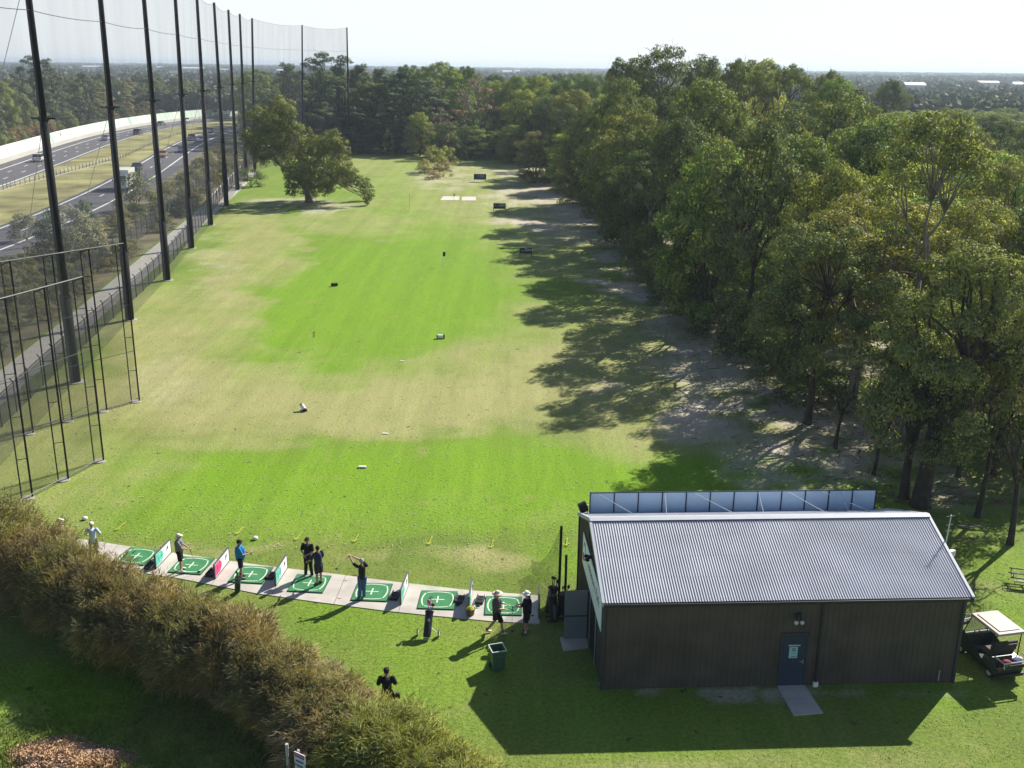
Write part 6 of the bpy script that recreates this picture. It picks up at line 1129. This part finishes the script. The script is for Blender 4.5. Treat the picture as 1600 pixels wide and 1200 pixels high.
def car(label, kind, px, py, col, away, grp, dx=0):
    q = G(px, py); y = q[1]; x = q[0]+dx; sl_ = (BASE(y+5)-BASE(y-5))/10; rz = -math.atan(sl_)+(0 if away else math.pi); t = thing('parked_car' if 0 else 'car', label, 'car', (x, y, .0), rz, grp)
    low, cab, w_ = CAR[kind]; mb = MB(); mb.side(low, -w_/2, w_/2); mb.build('body', mat('paint_%s' % str(col), col, .3, .2, var=.03, spec=.6), t, bevel=.06)
    n = len(cab); i_ = .14; mb = MB(); vs = []
    for (y_, z), s in zip(cab, (0, i_, i_, 0)): vs += [(-w_/2+.04+s, y_, z), (w_/2-.04-s, y_, z)]
    mb.add(vs, [(0, 1, 3, 2), (4, 5, 7, 6), (0, 2, 4, 6), (1, 3, 5, 7)]); mb.build('windows', GLS, t)
    mb = MB(); (ya, za), (yb_, zb) = cab[1], cab[2]; mb.box((0, (ya+yb_)/2, (za+zb)/2+.025), (w_-.36, abs(yb_-ya)+.12, .06)); mb.build('roof', MATS['paint_%s' % str(col)], t, bevel=.02)
    for sx in (-1, 1):
        for sy in (-1.4, 1.4): mb = MB(); mb.cyl((sx*(w_/2-.20), sy, .33), (sx*(w_/2+.01), sy, .33), .33, 16); wq = mb.build('wheel', TYR, t); mb = MB(); mb.cyl((sx*(w_/2), sy, .33), (sx*(w_/2+.02), sy, .33), .21, 12); mb.build('rim', RIM, wq)
        mb = MB(); mb.box((sx*(w_/2-.28), low[-2][0]-.02, .68), (.34, .10, .14)); mb.build('headlight', mat('lamp_lens', (.8, .8, .8), .15), t); mb = MB(); mb.box((sx*(w_/2-.2), low[1][0]+.01, .82), (.30, .08, .18)); mb.build('tail_light', mat('lens_red', (.4, .03, .02), .3), t)
    return t
F_, N_ = 'cars on the far carriageway', 'cars on the near carriageway'
car('white four-wheel drive driving away nearest the camera on the far carriageway', 'suv', 62, 252, (.75, .76, .78), True, F_); car('silver car driving away behind the second net pole on the far carriageway', 'sedan', 166, 219, (.42, .44, .50), True, F_)
car('dark grey car driving away in the middle of the far carriageway', 'suv', 216, 210, (.10, .09, .10), True, F_); car('small olive-grey car far off on the far carriageway', 'sedan', 252, 196, (.16, .17, .13), True, F_); car('white van-like car partly behind the fourth net pole on the far carriageway', 'suv', 291, 191, (.75, .75, .76), True, F_)
car('pale teal car half hidden by the nearest net pole and a silvery bush', 'sedan', 84, 345, (.40, .62, .62), False, N_); car('black car following the white truck on the near carriageway', 'sedan', 214, 266, (.025, .03, .035), False, N_); car('orange-brown car behind the black car on the near carriageway', 'sedan', 254, 245, (.50, .27, .14), False, N_)
car('blue car mostly hidden by the fourth net pole', 'sedan', 285, 238, (.06, .10, .30), False, N_); car('brown-grey ute far along the near carriageway', 'ute', 300, 219, (.16, .13, .12), False, N_); car('white car beside the brown-grey ute', 'sedan', 317, 221, (.78, .78, .78), False, N_); car('farthest silver car on the near carriageway', 'sedan', 328, 207, (.55, .55, .58), False, N_)
q = G(200, 296); y = q[1]; t = thing('truck', 'white box truck coming towards the camera behind the second net pole', 'truck', (q[0]-.6, y, 0), math.pi-math.atan((BASE(y+5)-BASE(y-5))/10))
TW = mat('truck_white', (.76, .75, .72), .5, var=.04); cb = MB(); cb.side([(1.6, .55), (1.6, 2.5), (2.3, 2.6), (3.15, 1.75), (3.3, 1.5), (3.3, .5)], -1.05, 1.05); cb = cb.build('cab', mat('cab_white', (.62, .68, .74), .4, var=.04), t, bevel=.05)
mb = MB(); mb.add([(-.92, 2.42, 2.52), (.92, 2.42, 2.52), (.95, 3.10, 1.84), (-.95, 3.10, 1.84)], [(0, 1, 2, 3)]); o = mb.build('windscreen', GLS, cb); o.location.z = .03; mb = MB(); mb.box((0, .0-1.3, 2.1), (2.4, 5.6, 2.6)); mb.build('cargo_box', TW, t, bevel=.03)
mb = MB(); mb.box((0, -.6, .7), (.9, 7.0, .2)); mb.build('chassis', DARK, t)
for sx in (-1, 1):
    for sy in (-2.6, 2.3): mb = MB(); mb.cyl((sx*.8, sy, .45), (sx*1.1, sy, .45), .45, 16); wq = mb.build('wheel', TYR, t); mb = MB(); mb.cyl((sx*1.09, sy, .45), (sx*1.12, sy, .45), .25, 12); mb.build('rim', RIM, wq)
    mb = MB(); mb.box((sx*.8, 3.32, .85), (.3, .06, .18)); mb.build('headlight', mat('lamp_lens', (.8, .8, .8), .15), t); mb = MB(); mb.box((sx*1.25, 2.7, 1.9), (.12, .10, .4)); mb.build('mirror', BLK, t)
q = G(101, 222); t = thing('road_sign', 'small blue road sign standing above the noise wall', 'sign', (BASE(q[1])-31, 236, 0), -.3); mb = MB(); mb.cyl((0, 0, 0), (0, 0, 3.4), .05, 6); mb.build('post', DARK, t); mb = MB(); mb.box((0, -.06, 4.3), (1.5, .05, 1.8)); mb.build('panel', mat('sign_blue2', (.04, .12, .35), .5), t)
# ---- far sheds on the plain
for k, (px, py, wpx, l) in enumerate(FS):
    q = G(px, py); y = q[1]; wd = wpx/1600*y; d = wd*.6; h = max(7, min(14, wd*.2)); t = thing('warehouse', l, 'building', (q[0], y, 0), random.uniform(-.1, .1))
    mb = MB(); mb.box((0, d/2, h/2), (wd, d, h)); mb.build('walls', mat('ware_wall', (.50, .50, .48), .7), t); mb = MB(); r_ = h*.35; mb.add([(-wd/2-.5, -.5, h), (wd/2+.5, -.5, h), (wd/2+.5, d/2, h+r_), (-wd/2-.5, d/2, h+r_), (wd/2+.5, d+.5, h), (-wd/2-.5, d+.5, h)], [(0, 1, 2, 3), (3, 2, 4, 5), (0, 3, 5), (1, 4, 2)])
    mb.build('roof', mat('ware_roof', (.80, .81, .82), .35, .2) if k not in (1, 9) else mat('ware_roof_brown', (.30, .27, .25), .6), t)
    mb = MB()
    for i in range(3): mb.box((wd*(-.3+.3*i), -.03, h*.35), (wd*.12, .08, h*.6))
    mb.build('doors', mat('ware_door', (.16, .18, .20), .6), t)
# ================================================================== AIR
hz = MB(); hz.box((0, 9500, 17.5), (40000, 19600, 38)); hm = bpy.data.materials.new('haze'); hm.use_nodes = True; t = hm.node_tree; t.nodes.clear(); o_ = nn(t, 'ShaderNodeOutputMaterial'); v = nn(t, 'ShaderNodeVolumePrincipled')
v.inputs['Color'].default_value = (.72, .85, 1.0, 1); v.inputs['Density'].default_value = .00018; v.inputs['Anisotropy'].default_value = .2; t.links.new(v.outputs[0], o_.inputs['Volume']); tag(hz.build('haze', hm), kind='stuff')
for o in sc.objects:
    if o.get('label') and not (4 <= len(o['label'].replace('-', ' ').split()) <= 16): print('LONG', len(o['label'].split()), o['label'])
